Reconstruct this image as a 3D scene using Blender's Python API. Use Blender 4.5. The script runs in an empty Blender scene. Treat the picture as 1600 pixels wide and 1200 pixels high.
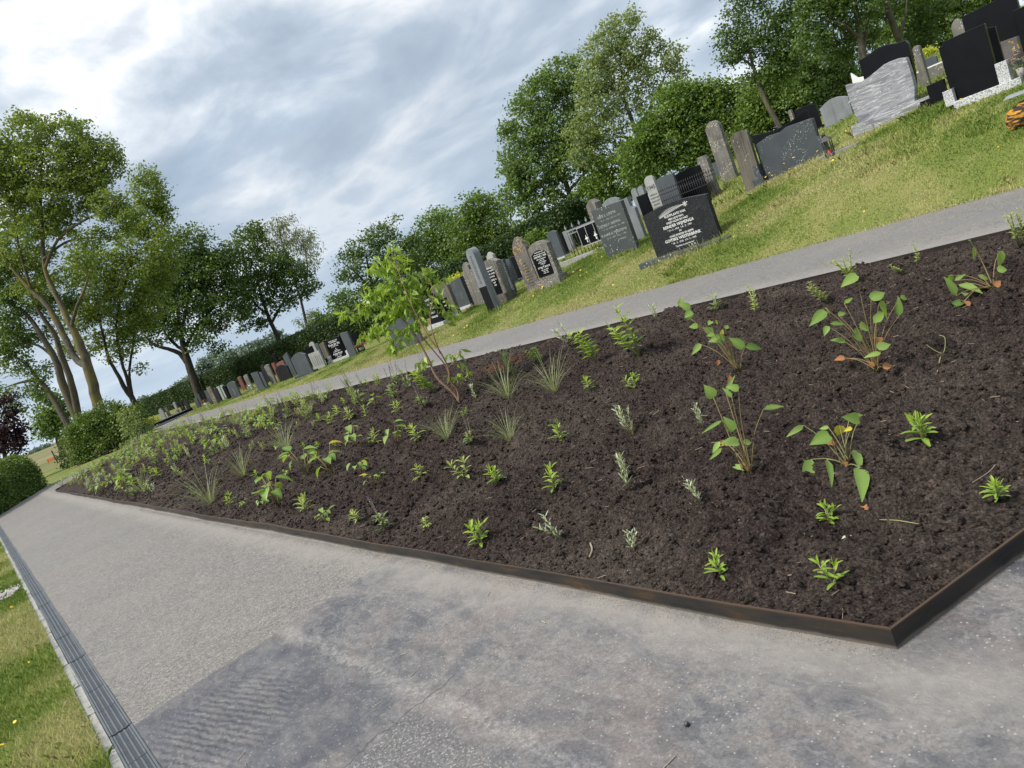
import bpy, bmesh, math, random
import numpy as np
from mathutils import Vector, Matrix
S = bpy.context.scene
COL = S.collection
R = math.radians
# ------------------------------------------------------------------ camera
F = 1140.0; ROLL = R(22.0); CH = 1.6
_c, _s = math.cos(ROLL), math.sin(ROLL)
def _uv(px, py):
    dx, dy = px-800, py-600
    return dx*_c-dy*_s, dx*_s+dy*_c
_u1, _v1 = _uv(-50., 745.)
PITCH = math.atan(-_v1/F)
HD = math.pi-math.atan2(-_u1, F/math.cos(PITCH))
FW = np.array([math.cos(HD)*math.cos(PITCH), math.sin(HD)*math.cos(PITCH), -math.sin(PITCH)])
RT = np.array([math.sin(HD), -math.cos(HD), 0.0]); UP = np.cross(RT, FW)
CAM = np.array([0, 0, CH])
cd = bpy.data.cameras.new('camera'); cam = bpy.data.objects.new('camera', cd); COL.objects.link(cam)
cd.sensor_width = 36; cd.lens = F/1600*36; cd.clip_start = .05; cd.clip_end = 6000
ix = RT*_c-UP*_s; iy = RT*_s+UP*_c
M = Matrix([[ix[0], iy[0], -FW[0], 0], [ix[1], iy[1], -FW[1], 0], [ix[2], iy[2], -FW[2], CH], [0, 0, 0, 1]])
cam.matrix_world = M
S.camera = cam
# ------------------------------------------------------------------ world, sun, exposure
SUN_EL, SUN_AZ = R(52), R(248)      # azimuth counted from +X towards +Y
sd = Vector((math.cos(SUN_EL)*math.cos(SUN_AZ), math.cos(SUN_EL)*math.sin(SUN_AZ), math.sin(SUN_EL)))
sl = bpy.data.lights.new('sun', 'SUN'); sun = bpy.data.objects.new('sun', sl); COL.objects.link(sun)
sl.energy = 2.1; sl.angle = R(9); sl.color = (1, .95, .87)
sun.rotation_euler = sd.to_track_quat('Z', 'Y').to_euler()
S.view_settings.view_transform = 'Standard'; S.view_settings.look = 'None'
S.view_settings.gamma = 1; S.view_settings.use_curve_mapping = False
S.view_settings.exposure = 1.1

class NT:
    def __init__(s, tree): s.t = tree; s.n = tree.nodes; s.l = tree.links
    def new(s, typ, **kw):
        n = s.n.new(typ)
        for k, v in kw.items():
            if k == 'in_':
                for i, x in v.items():
                    if hasattr(x, 'links') or isinstance(x, bpy.types.NodeSocket): s.l.new(x, n.inputs[i])
                    else:
                        if n.inputs[i].type in ('RGBA',) and len(x) == 3: x = (*x, 1)
                        n.inputs[i].default_value = x
            else: setattr(n, k, v)
        return n
    def math(s, op, a, b=0.0, c=0.0, clamp=False):
        return s.new('ShaderNodeMath', operation=op, use_clamp=clamp, in_={0: a, 1: b, 2: c}).outputs[0]
    def noise(s, vec, scale, detail=4, rough=.55, dist=0.0, out=0):
        return s.new('ShaderNodeTexNoise', in_={'Vector': vec, 'Scale': scale, 'Detail': detail, 'Roughness': rough, 'Distortion': dist}).outputs[out]
    def ramp(s, fac, stops, interp='LINEAR'):
        n = s.new('ShaderNodeValToRGB', in_={0: fac}); cr = n.color_ramp; cr.interpolation = interp
        while len(cr.elements) < len(stops): cr.elements.new(.5)
        for e, (p, c) in zip(cr.elements, stops):
            e.position = p; e.color = (*c, 1) if not isinstance(c, (int, float)) else (c, c, c, 1)
        return n.outputs[0]
    def mix(s, fac, a, b, mode='MIX'):
        return s.new('ShaderNodeMix', data_type='RGBA', blend_type=mode, in_={0: fac, 6: a, 7: b}).outputs[2]
    def mapping(s, vec, scale=(1, 1, 1), rot=(0, 0, 0), loc=(0, 0, 0)):
        return s.new('ShaderNodeMapping', in_={0: vec, 1: loc, 2: rot, 3: scale}).outputs[0]

w = bpy.data.worlds.new('World'); S.world = w; w.use_nodes = True
n = NT(w.node_tree); n.n.clear()
sky = n.new('ShaderNodeTexSky', sky_type='NISHITA', sun_disc=False, sun_elevation=SUN_EL, sun_rotation=R(90)-SUN_AZ, air_density=1.3, dust_density=1.2)
tc = n.new('ShaderNodeTexCoord').outputs['Generated']
sep = n.new('ShaderNodeSeparateXYZ', in_={0: tc})
zz = n.math('ADD', n.math('MAXIMUM', sep.outputs[2], 0.0), .13)
u_ = n.math('DIVIDE', sep.outputs[0], zz); v_ = n.math('DIVIDE', sep.outputs[1], zz)
pv = n.new('ShaderNodeCombineXYZ', in_={0: u_, 1: v_, 2: 0.0}).outputs[0]
pm = n.mapping(tc, rot=(R(14), R(-8), R(20)), scale=(1, 1, 2.6), loc=(9.7, .6, 5.2))
pmix = n.mix(.17, pm, pv)
n1 = n.noise(pmix, 1.5, 4, .5, .15)
n2 = n.noise(n.mapping(tc, scale=(1, 1, 2), loc=(1.5, 5, 0)), 1.3, 3, .5, .1)
n3 = n.noise(pmix, 3.6, 8, .55, .25)
dens = n.math('ADD', n.math('MULTIPLY', n1, .5), n.math('MULTIPLY', n3, .5))
cc = n.ramp(dens, [(.36, (0.302, 0.375, 0.470)), (.45, (0.381, 0.459, 0.560)), (.50, (0.482, 0.560, 0.661)), (.54, (0.672, 0.734, 0.806)), (.58, (0.95, 0.965, 0.98)), (.62, (0.650, 0.706, 0.784)), (.70, (0.381, 0.459, 0.560))])
cc = n.mix(n.ramp(n2, [(.42, 0.0), (.62, .5)]), cc, (.34, .42, .52))
blue = n.mix(.6, n.new('ShaderNodeVectorMath', operation='SCALE', in_={0: sky.outputs[0], 3: .10}).outputs[0], (.36, .50, .66))
cover = n.ramp(n1, [(.33, .5), (.42, 1.0)])
skyc = n.mix(cover, blue, cc)
# pale horizon band and the brighter thin cloud round the sun
hz = n.ramp(sep.outputs[2], [(0.0, .7), (.08, .3), (.2, 0.0)])
skyc = n.mix(hz, skyc, (.50, .62, .74))
dt = n.new('ShaderNodeVectorMath', operation='DOT_PRODUCT', in_={0: tc, 1: tuple(sd)}).outputs['Value']
glow = n.ramp(dt, [(.58, 0.0), (.85, .6), (1.0, 1.0)])
skyc = n.mix(n.math('MULTIPLY', glow, .6), skyc, (1.7, 1.65, 1.6))
bg = n.new('ShaderNodeBackground', in_={0: skyc, 1: .55})
n.l.new(bg.outputs[0], n.new('ShaderNodeOutputWorld').inputs[0])

# ------------------------------------------------------------------ picture helpers and terrain
def ray(px, py):
    u, v = _uv(px, py); d = FW*F+RT*u-UP*v
    return d/np.linalg.norm(d)
def at_dep(px, py, dep):
    r = ray(px, py); return CAM+r*(dep/(r@FW))
def dep_of(p): return float((np.asarray(p)-CAM)@FW)
def _hash(ix, iy, s):
    h = (ix.astype(np.int64)*374761393+iy.astype(np.int64)*668265263+s*2147483647) & 0xffffffff
    h = ((h ^ (h >> 13))*1274126177) & 0xffffffff
    h = h ^ (h >> 16)
    return (h & 0xffff)/65535.0
def vnoise(x, y, s=0):
    x = np.asarray(x, float); y = np.asarray(y, float)
    xi, yi = np.floor(x), np.floor(y); fx, fy = x-xi, y-yi
    fx = fx*fx*fx*(fx*(fx*6-15)+10); fy = fy*fy*fy*(fy*(fy*6-15)+10)
    a = _hash(xi, yi, s); b = _hash(xi+1, yi, s); c = _hash(xi, yi+1, s); d = _hash(xi+1, yi+1, s)
    return (a*(1-fx)+b*fx)*(1-fy)+(c*(1-fx)+d*fx)*fy*1.0-.5
def fbm(x, y, oct=4, s=0, g=.5):
    v = 0; a = 1; x = np.asarray(x, float); y = np.asarray(y, float)
    for o in range(oct):
        v = v+a*vnoise(x, y, s+o*17); x, y = x*1.97*.8+y*1.97*.6, -x*1.97*.6+y*1.97*.8; a *= g
    return v
_AX = [-110, -60, -32, -25, -17, -14.5, -12, -7.7, -5, 0, 40]
_AA = [0, 0, .10, .5, .78, 1.0, .93, 1.5, 1.7, 1.8, 1.9]
_BX = [-60, -40, -25, -14, 0]; _BB = [0, .0, .03, .125, .125]
def lawn_z(x, y):
    x = np.asarray(x, float); t = np.clip(np.asarray(y, float)-11.1, 0, None)
    z = np.interp(x, _AX, _AA)*(1-np.exp(-t/3.2))+np.interp(x, _BX, _BB)*np.clip(t-5, 0, 9)
    return z+.03*fbm(x*.7, np.asarray(y)*.7, 2, 5)*np.clip(t, 0, 1)
# the planting bed: four corners
BED = [(-1.21, 1.90), (.75, 8.08), (-43.0, 8.05), (-30.0, 1.98)]
def bed_d(x, y):
    d = 1e9
    for i in range(4):
        (x0, y0), (x1, y1) = BED[i], BED[(i+1) % 4]
        ln = math.hypot(x1-x0, y1-y0); nx, ny = -(y1-y0)/ln, (x1-x0)/ln
        d = np.minimum(d, (np.asarray(x)-x0)*nx+(np.asarray(y)-y0)*ny)
    return d
def soil_z(x, y):
    d = np.clip(bed_d(x, y), 0, None)
    return .035+.13*(1-np.exp(-d/.9))+.05*fbm(np.asarray(x)*1.1, np.asarray(y)*1.1, 2, 3)*np.clip(d*2, 0, 1)
def hit(px, py, zf):
    r = ray(px, py); t = .5; prev = None
    while t < 400:
        p = CAM+r*t
        if p[2] <= float(zf(p[0], p[1])):
            lo, hi = t-.05-.004*t, t
            for _ in range(18):
                m = (lo+hi)/2; q = CAM+r*m
                if q[2] <= float(zf(q[0], q[1])): hi = m
                else: lo = m
            return CAM+r*hi
        t += .05+.004*t
    return CAM+r*60

# ------------------------------------------------------------------ object helpers
def tag(o, label=None, cat=None, group=None, kind=None):
    if label: o['label'] = label
    if cat: o['category'] = cat
    if group: o['group'] = group
    if kind: o['kind'] = kind
    return o
def empty(name, loc, rz=0.0, label=None, cat=None, group=None):
    o = bpy.data.objects.new(name, None); COL.objects.link(o)
    o.location = tuple(float(v) for v in loc); o.rotation_euler = (0, 0, rz); o.empty_display_size = .1
    return tag(o, label, cat, group)
def link(name, me, mat, parent=None, loc=None):
    o = bpy.data.objects.new(name, me); COL.objects.link(o)
    for m in (mat if isinstance(mat, (list, tuple)) else [mat]): me.materials.append(m)
    if parent: o.parent = parent
    if loc is not None: o.location = tuple(float(v) for v in loc)
    return o
def np_mesh(name, V, Fq, tint=None, smooth=False, mi=None):
    """V (n,3), Fq (m,k) faces of equal size k"""
    V = np.asarray(V, np.float32); Fq = np.asarray(Fq, np.int32)
    me = bpy.data.meshes.new(name); k = Fq.shape[1]
    me.vertices.add(len(V)); me.vertices.foreach_set('co', V.ravel())
    me.loops.add(Fq.size); me.loops.foreach_set('vertex_index', Fq.ravel())
    me.polygons.add(len(Fq)); me.polygons.foreach_set('loop_start', np.arange(0, Fq.size, k, dtype=np.int32))
    if smooth: me.polygons.foreach_set('use_smooth', np.ones(len(Fq), bool))
    if mi is not None: me.polygons.foreach_set('material_index', np.asarray(mi, np.int32))
    if tint is not None:
        a = me.attributes.new('tint', 'FLOAT', 'POINT'); a.data.foreach_set('value', np.asarray(tint, np.float32))
    me.update(calc_edges=True); me.validate()
    return me
class MB:
    """collects polygons of any size into one mesh"""
    def __init__(s): s.v = []; s.f = []; s.sm = []
    def add(s, vs, fs, smooth=False):
        b = len(s.v); s.v += [tuple(float(c) for c in v) for v in vs]
        s.f += [tuple(b+i for i in f) for f in fs]; s.sm += [smooth]*len(fs)
    def box(s, c, d, rz=0.0, taper=1.0):
        cx, cy, cz = c; x, y, z = d[0]/2, d[1]/2, d[2]/2
        ca, sa = math.cos(rz), math.sin(rz); vs = []
        for k, zz_ in ((1, -z), (taper, z)):
            for a, b in ((-x, -y), (x, -y), (x, y), (-x, y)):
                a *= k; b *= k; vs.append((cx+a*ca-b*sa, cy+a*sa+b*ca, cz+zz_))
        s.add(vs, [(3, 2, 1, 0), (4, 5, 6, 7), (0, 1, 5, 4), (1, 2, 6, 5), (2, 3, 7, 6), (3, 0, 4, 7)])
    def prism(s, prof, y0, y1):
        nn = len(prof)
        vs = [(x, y0, z) for x, z in prof]+[(x, y1, z) for x, z in prof]
        ar = sum(prof[i][0]*prof[(i+1) % nn][1]-prof[(i+1) % nn][0]*prof[i][1] for i in range(nn))
        a = list(range(nn)); b = list(range(nn, 2*nn))
        fs = [tuple(a), tuple(reversed(b))]+[(i, nn+i, nn+(i+1) % nn, (i+1) % nn) for i in range(nn)]
        if ar < 0: fs = [tuple(reversed(f)) for f in fs]
        s.add(vs, fs)
    def tube(s, pts, rad, seg=8, smooth=True, cap=True):
        P = [np.asarray(p, float) for p in pts]; vs = []
        for i, p in enumerate(P):
            d = P[min(i+1, len(P)-1)]-P[max(i-1, 0)]; d = d/(np.linalg.norm(d)+1e-9)
            a = np.cross(d, (0, 0, 1.0) if abs(d[2]) < .9 else (1.0, 0, 0)); a /= np.linalg.norm(a); b = np.cross(d, a)
            r = rad[i] if hasattr(rad, '__len__') else rad
            for k in range(seg):
                t = 2*math.pi*k/seg; vs.append(p+a*math.cos(t)*r+b*math.sin(t)*r)
        fs = [(i*seg+k, i*seg+(k+1) % seg, (i+1)*seg+(k+1) % seg, (i+1)*seg+k) for i in range(len(P)-1) for k in range(seg)]
        if cap: fs += [tuple(range(seg))[::-1], tuple(range((len(P)-1)*seg, len(P)*seg))]
        s.add(vs, fs, smooth)
    def mesh(s, name, bevel=0.0):
        me = bpy.data.meshes.new(name); me.from_pydata(s.v, [], s.f); me.update()
        for p, sm in zip(me.polygons, s.sm): p.use_smooth = sm
        if bevel:
            bm = bmesh.new(); bm.from_mesh(me)
            ed = [e for e in bm.edges if len(e.link_faces) == 2 and e.calc_face_angle(0) > .6]
            bmesh.ops.bevel(bm, geom=ed, offset=bevel, segments=2, affect='EDGES', profile=.6)
            bm.to_mesh(me); bm.free()
        return me
    def build(s, name, mat, parent=None, loc=None, bevel=0.0):
        return link(name, s.mesh(name, bevel), mat, parent, loc)

# ------------------------------------------------------------------ materials
def newmat(name):
    m = bpy.data.materials.new(name); m.use_nodes = True; k = NT(m.node_tree); k.n.clear()
    k.out = k.new('ShaderNodeOutputMaterial'); k.m = m
    return k
def finish(k, color, rough=.6, spec=.5, bump=None, bstr=.3, bdist=.01, metallic=0.0):
    b = k.new('ShaderNodeBsdfPrincipled', in_={'Base Color': color, 'Roughness': rough, 'Metallic': metallic})
    b.inputs['Specular IOR Level'].default_value = spec
    if bump is not None:
        bn = k.new('ShaderNodeBump', in_={'Strength': bstr, 'Distance': bdist, 'Height': bump})
        k.l.new(bn.outputs[0], b.inputs['Normal'])
    k.l.new(b.outputs[0], k.out.inputs[0]); return k.m
def objco(k): return k.new('ShaderNodeTexCoord').outputs['Object']
def wco(k): return k.new('ShaderNodeNewGeometry').outputs['Position']

def stone(name, a, b, rough=.5, speck=None, lichen=None, streak=0.0, bstr=.25, spec=.5, scale=3.0):
    k = newmat(name); co = objco(k)
    co = k.new('ShaderNodeVectorMath', operation='ADD', in_={0: co, 1: k.new('ShaderNodeVectorMath', operation='SCALE', in_={0: k.new('ShaderNodeObjectInfo').outputs['Location'], 3: 1.7}).outputs[0]}).outputs[0]
    nz = k.noise(co, scale, 6, .6)
    c = k.mix(k.ramp(nz, [(.3, 0.0), (.7, 1.0)]), a, b)
    if streak:
        st = k.noise(k.mapping(co, scale=(14, 14, .8)), 1.0, 4, .6)
        c = k.mix(k.math('MULTIPLY', k.ramp(st, [(.45, 0.0), (.7, 1.0)]), streak), c, tuple(x*.4 for x in a))
    if speck:
        sc, thr, col = speck
        vs = k.noise(co, sc, 2, .7)
        c = k.mix(k.ramp(vs, [(thr, 0.0), (thr+.06, 1.0)]), c, col)
    for li in (lichen or []):
        sc, thr, col = li
        v = k.new('ShaderNodeTexVoronoi', in_={'Vector': co, 'Scale': sc, 'Randomness': 1.0})
        ms = k.noise(co, 2.2, 3, .6)
        r_ = k.math('SUBTRACT', v.outputs['Distance'], k.math('MULTIPLY', k.noise(co, 30, 3), .22))
        cov = k.math('MULTIPLY', k.ramp(r_, [(thr-.03, 1.0), (thr, 0.0)]), k.ramp(ms, [(.46, 0.0), (.56, 1.0)]))
        c = k.mix(cov, c, col)
    return finish(k, c, rough, spec, k.noise(co, 45, 5, .7), bstr, .004)
G_BLACK = stone('polished_black_granite', (.005, .0055, .007), (.008, .0085, .011), .22, bstr=.0, spec=.16)
G_DARK = stone('dark_granite', (.012, .014, .015), (.018, .02, .022), .35, spec=.22, speck=(90, .60, (.12, .13, .13)), bstr=.02)
G_SLATE = stone('slate', (.040, .050, .058), (.056, .067, .073), .45, lichen=[(26, .12, (.40, .41, .38))], bstr=.1)
G_SLATE2 = stone('green_slate', (.045, .055, .056), (.065, .075, .073), .5, lichen=[(13, .1, (.5, .5, .46))], bstr=.12)
G_GREY = stone('grey_granite', (.055, .063, .075), (.08, .09, .1), .4, bstr=.06)
G_OLD = stone('weathered_stone', (.10, .095, .085), (.2, .19, .17), .85, streak=.6, lichen=[(22, .16, (.5, .5, .45)), (9, .10, (.36, .33, .2))], bstr=.6)
G_BROWN = stone('brown_weathered_stone', (.085, .075, .062), (.15, .135, .11), .85, streak=.8, lichen=[(12, .08, (.4, .38, .3))], bstr=.6)
G_ORANGE = stone('lichen_covered_stone', (.085, .08, .075), (.15, .14, .13), .85, streak=.3, lichen=[(14, .27, (.40, .22, .035)), (20, .12, (.42, .42, .38))], bstr=.6)
G_PALE = stone('pale_limestone', (.26, .27, .265), (.38, .39, .37), .7, streak=.3, lichen=[(25, .1, (.15, .15, .13))], bstr=.4)
G_BLUE = stone('bluestone', (.15, .165, .18), (.22, .235, .25), .6, streak=.4, bstr=.3)
G_LIGHT = stone('speckled_light_granite', (.52, .54, .54), (.60, .62, .61), .45, speck=(75, .52, (.10, .11, .12)), bstr=.05)
G_WHITE = stone('white_marble', (.66, .68, .68), (.76, .77, .76), .4, bstr=.05)
G_RED = stone('red_granite', (.16, .06, .045), (.22, .085, .065), .3, speck=(70, .56, (.05, .03, .03)), bstr=.02)
G_CONC = stone('concrete', (.24, .24, .225), (.36, .355, .33), .85, speck=(60, .6, (.12, .12, .11)), lichen=[(14, .12, (.1, .1, .08))], bstr=.6, spec=.3)
def marble():
    k = newmat('veined_grey_marble'); co = objco(k)
    m = k.mapping(co, rot=(0, R(14), 0), scale=(.6, .6, 3.4))
    w1 = k.noise(m, 1.6, 6, .55, .9)
    c = k.ramp(w1, [(.3, (.13, .135, .15)), (.45, (.19, .2, .215)), (.5, (.30, .31, .33)), (.54, (.2, .21, .23)), (.65, (.255, .265, .29)), (.78, (.16, .17, .185))])
    w2 = k.noise(k.mapping(co, rot=(0, R(-10), 0), scale=(.5, .5, 5)), 3.2, 5, .5, 1.0)
    c = k.mix(k.ramp(w2, [(.485, 0.0), (.5, .8), (.515, 0.0)]), c, (.75, .75, .77))
    return finish(k, c, .45, .5, k.noise(co, 30, 3), .04, .003)
G_MARBLE = marble()
def plain(name, col, rough=.5, spec=.5, metallic=0.0, var=.15, sc=12.0):
    k = newmat(name); co = objco(k)
    c = k.mix(k.noise(co, sc, 3), tuple(x*(1-var) for x in col), tuple(min(1, x*(1+var)) for x in col))
    return finish(k, c, rough, spec, metallic=metallic)
WHITE = plain('white_lettering', (.72, .73, .72)); GREYL = plain('grey_lettering', (.30, .32, .32)); PALEL = plain('worn_lettering', (.05, .05, .045), .8)
IRON = plain('black_iron', (.015, .015, .017), .45, .5); SILVER = plain('silver_paint', (.22, .235, .25), .5)
F_RED = plain('red_petals', (.55, .02, .03), .6); F_PINK = plain('pink_petals', (.6, .12, .38), .6); F_WHT = plain('white_petals', (.8, .8, .76), .6)
F_YEL = plain('yellow_petals', (.75, .5, .02), .6); F_PUR = plain('purple_flowers', (.12, .07, .20), .7); PLAST = plain('orange_plastic', (.7, .2, .04), .5)
def leafmat(name, a, b, transl=.35, rough=.5, spec=.35):
    k = newmat(name)
    t = k.new('ShaderNodeAttribute', attribute_name='tint').outputs['Fac']
    c = k.mix(t, a, b)
    d = k.new('ShaderNodeBsdfPrincipled', in_={'Base Color': c, 'Roughness': rough}); d.inputs['Specular IOR Level'].default_value = spec
    tr = k.new('ShaderNodeBsdfTranslucent', in_={0: k.mix(1.0, c, (1.25, 1.15, .5), 'MULTIPLY')})
    ms = k.new('ShaderNodeMixShader', in_={0: transl, 1: d.outputs[0], 2: tr.outputs[0]})
    k.l.new(ms.outputs[0], k.out.inputs[0]); return k.m
def barkmat(name, a, b, moss=None):
    k = newmat(name); co = wco(k)
    nz = k.noise(k.mapping(co, scale=(6, 6, 1.2)), 1.5, 6, .65)
    c = k.mix(k.ramp(nz, [(.35, 0.0), (.65, 1.0)]), a, b)
    if moss: c = k.mix(k.ramp(k.noise(co, .9, 4, .6), [(.42, 0.0), (.6, .85)]), c, moss)
    return finish(k, c, .9, .2, nz, .6, .03)
def soilmat():
    k = newmat('dark_mulch_soil'); co = wco(k)
    a = k.noise(co, 55, 8, .75); b = k.noise(co, .9, 4, .6); f = k.noise(co, 190, 3, .7)
    c = k.ramp(a, [(.3, (0.0165, 0.0115, 0.0102)), (.5, (0.0427, 0.0313, 0.0276)), (.66, (0.0776, 0.0590, 0.0516)), (.8, (0.1358, 0.1059, 0.0902))])
    c = k.mix(k.ramp(b, [(.45, 0.0), (.66, .6)]), c, (.085, .069, .056))
    for sc_, lo, hi in ((24, .78, 1.12), (75, .5, 1.38), (160, .45, 1.65)):
        vv = k.new('ShaderNodeTexVoronoi', in_={'Vector': k.mix(.02, co, k.noise(co, 20, 3, out=1)), 'Scale': float(sc_)}).outputs['Color']
        c = k.mix(1.0, c, k.ramp(vv, [(.1, (lo,)*3), (.9, (hi,)*3)]), 'MULTIPLY')
    c = k.mix(k.ramp(f, [(.70, 0.0), (.76, .7)]), c, (.17, .14, .115))
    # a rust-brown spill of peat below the young tree
    g = k.new('ShaderNodeVectorMath', operation='DISTANCE', in_={0: k.mapping(co, loc=(8.9, -5.25, 0), scale=(1, .8, 0)), 1: (0, 0, 0)}).outputs['Value']
    g = k.math('ADD', g, k.math('MULTIPLY', k.noise(co, 2.5, 4), .9))
    c = k.mix(k.ramp(g, [(.75, .55), (1.3, 0.0)]), c, (.085, .035, .015))
    h = k.math('ADD', k.noise(co, 38, 8, .8), k.math('MULTIPLY', k.new('ShaderNodeTexVoronoi', in_={'Vector': co, 'Scale': 70.0}).outputs['Distance'], .5))
    return finish(k, c, .95, .15, h, 1.0, .02)
SOIL = soilmat()
def asphalt():
    k = newmat('worn_asphalt'); co = wco(k)
    sx = k.new('ShaderNodeSeparateXYZ', in_={0: co})
    fine = k.noise(co, 150, 3, .8); mid = k.noise(co, 38, 6, .7); big = k.noise(co, 1.3, 6, .6, .6); big2 = k.noise(k.mapping(co, loc=(7, 3, 0), rot=(0, 0, .5), scale=(1, 2.2, 1)), 1.1, 6, .65, 1.0)
    v = k.new('ShaderNodeTexVoronoi', in_={'Vector': co, 'Scale': 95.0})
    agg = k.mix(k.ramp(v.outputs['Color'], [(.2, 0.0), (.8, 1.0)]), (.085, .080, .075), (.275, .26, .242))
    agg = k.mix(k.ramp(mid, [(.35, 0.0), (.65, .55)]), agg, (.162, .154, .144))
    agg = k.mix(k.ramp(k.noise(co, .8, 3, .5), [(.4, 0.0), (.65, .4)]), agg, (.215, .195, .18))
    sm = k.ramp(big2, [(.28, (.075, .078, .088)), (.42, (.11, .111, .118)), (.5, (.15, .146, .146)), (.56, (.20, .185, .173)), (.63, (.13, .129, .135)), (.74, (.095, .096, .105))])
    sm = k.mix(k.ramp(big, [(.5, 0.0), (.66, .5)]), sm, (.22, .178, .158))
    b3 = k.noise(k.mapping(co, rot=(0, 0, -.5), scale=(1, 1.8, 1)), 7.0, 7, .68, .8)
    sm = k.mix(k.ramp(b3, [(.50, 0.0), (.58, .55), (.66, .2)]), sm, (.235, .226, .213))
    sm = k.mix(k.ramp(b3, [(.30, .5), (.42, 0.0)]), sm, (.095, .096, .105))
    y_ = sx.outputs[1]; x_ = sx.outputs[0]
    wx = k.math('ADD', x_, k.math('MULTIPLY', k.math('SUBTRACT', k.noise(co, 4, 5, .65), .5), .22)); wy = k.math('ADD', y_, k.math('MULTIPLY', k.math('SUBTRACT', k.noise(k.mapping(co, loc=(3, 9, 1)), 4, 5, .65), .5), .16))
    dk = k.ramp(k.noise(co, 3.0, 5, .6, .5), [(.35, (.070, .074, .088)), (.6, (.105, .108, .12)), (.72, (.17, .165, .16))])
    low = k.ramp(wy, [(.93, 1.0), (1.05, 0.0)])
    patch = k.math('MULTIPLY', low, k.ramp(k.math('ADD', wx, 4.0), [(.5, 1.0), (1.08, 1.0), (1.24, 0.0)]))
    sm = k.mix(k.math('MULTIPLY', patch, k.ramp(b3, [(.4, .9), (.62, .45)])), sm, dk)
    spk = k.math('MULTIPLY', low, k.ramp(k.math('ADD', wx, 3.0), [(.13, 0.0), (.17, 1.0), (.9, .7)]))
    sm = k.mix(k.math('MULTIPLY', spk, .7), sm, k.ramp(k.noise(co, 70, 3, .8), [(.42, (.085, .085, .09)), (.55, (.14, .138, .135)), (.62, (.42, .41, .39))]))
    ridge = k.ramp(k.math('ABSOLUTE', k.math('SUBTRACT', wy, 1.05)), [(.015, .6), (.05, 0.0)])
    sm = k.mix(k.math('MULTIPLY', ridge, k.ramp(mid, [(.4, .1), (.6, 1.0)])), sm, (.34, .325, .30))
    for sc_, lo, hi in ((14, .95, 1.05), (50, .9, 1.11), (125, .84, 1.17)):
        vv = k.new('ShaderNodeTexVoronoi', in_={'Vector': k.mix(.04, co, k.noise(co, 8, 3, out=1)), 'Scale': float(sc_)}).outputs['Color']
        q_ = k.ramp(vv, [(.1, (lo,)*3), (.9, (hi,)*3)]); sm = k.mix(1.0, sm, q_, 'MULTIPLY'); agg = k.mix(1.0, agg, q_, 'MULTIPLY')
    wg = k.new('ShaderNodeTexVoronoi', in_={'Vector': co, 'Scale': 60.0}); gr = k.math('MULTIPLY', k.math('LESS_THAN', wg.outputs['Distance'], .22), k.math('GREATER_THAN', k.new('ShaderNodeSeparateColor', in_={0: wg.outputs['Color']}).outputs[0], .80))
    sm = k.mix(k.math('MULTIPLY', gr, .6), sm, (.45, .44, .43)); agg = k.mix(k.math('MULTIPLY', gr, .8), agg, (.5, .48, .46))
    # pale scratches scraped across it
    sc1 = k.noise(k.mapping(co, rot=(0, 0, .75), scale=(3.5, 22, 1)), 1.6, 6, .7, 1.2)
    sm = k.mix(k.ramp(sc1, [(.64, 0.0), (.69, .3)]), sm, (.3, .29, .28))
    sm = k.mix(k.ramp(fine, [(.66, 0.0), (.72, .75)]), sm, (.5, .49, .47))
    # the aggregate stretch meets the smooth one at a joint across the path
    front = k.ramp(k.math('ADD', wx, 5.0), [(.32, 0.0), (.37, 1.0)])
    onf = k.math('MULTIPLY', front, k.math('LESS_THAN', y_, 7.0))
    sm = k.mix(1.0, sm, (.85, .85, .87), 'MULTIPLY'); agg = k.mix(1.0, agg, (.93, .93, .93), 'MULTIPLY')
    c = k.mix(onf, agg, sm)
    # dust washed up along the steel edge
    du = k.math('ABSOLUTE', k.math('SUBTRACT', y_, 1.8))
    c = k.mix(k.math('MULTIPLY', k.ramp(k.math('ADD', du, k.math('MULTIPLY', k.noise(co, 5, 5, .65), .5)), [(.22, .7), (.5, 0.0)]), 1.0), c, (.27, .25, .225))
    du2 = k.math('ABSOLUTE', k.math('SUBTRACT', y_, 8.35))
    c = k.mix(k.ramp(k.math('ADD', du2, k.math('MULTIPLY', k.noise(co, 3, 5, .65), .5)), [(.3, .65), (.9, 0.0)]), c, (.27, .255, .24))
    c = k.mix(k.ramp(k.math('ADD', k.math('ABSOLUTE', k.math('SUBTRACT', y_, 9.7)), k.math('MULTIPLY', k.noise(k.mapping(co, scale=(.4, 1, 1)), 2, 4), .8)), [(.3, .5), (.75, 0.0)]), c, (.15, .153, .165))
    # fine cracks
    vd = k.new('ShaderNodeTexVoronoi', feature='DISTANCE_TO_EDGE', in_={'Vector': k.mix(.12, co, k.noise(co, 4, 4, out=1)), 'Scale': .55}).outputs['Distance']
    ck = k.math('MULTIPLY', k.ramp(vd, [(0.0, .5), (.003, 0.0)]), k.ramp(k.noise(co, .6, 2), [(.5, 0.0), (.6, 1.0)]))
    cr2 = k.math('ABSOLUTE', k.math('ADD', k.math('ADD', x_, 2.86), k.math('MULTIPLY', k.math('SUBTRACT', k.noise(co, 5, 4, .6), .5), .14)))
    c = k.mix(k.math('MULTIPLY', k.ramp(cr2, [(.002, .8), (.006, 0.0)]), k.math('LESS_THAN', y_, 1.2)), c, (.045, .045, .045))
    jn = k.math('ABSOLUTE', k.math('ADD', wx, 4.655)); c = k.mix(k.math('MULTIPLY', k.ramp(jn, [(.002, .55), (.008, 0.0)]), k.math('LESS_THAN', y_, 1.9)), c, (.08, .078, .075))
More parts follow.
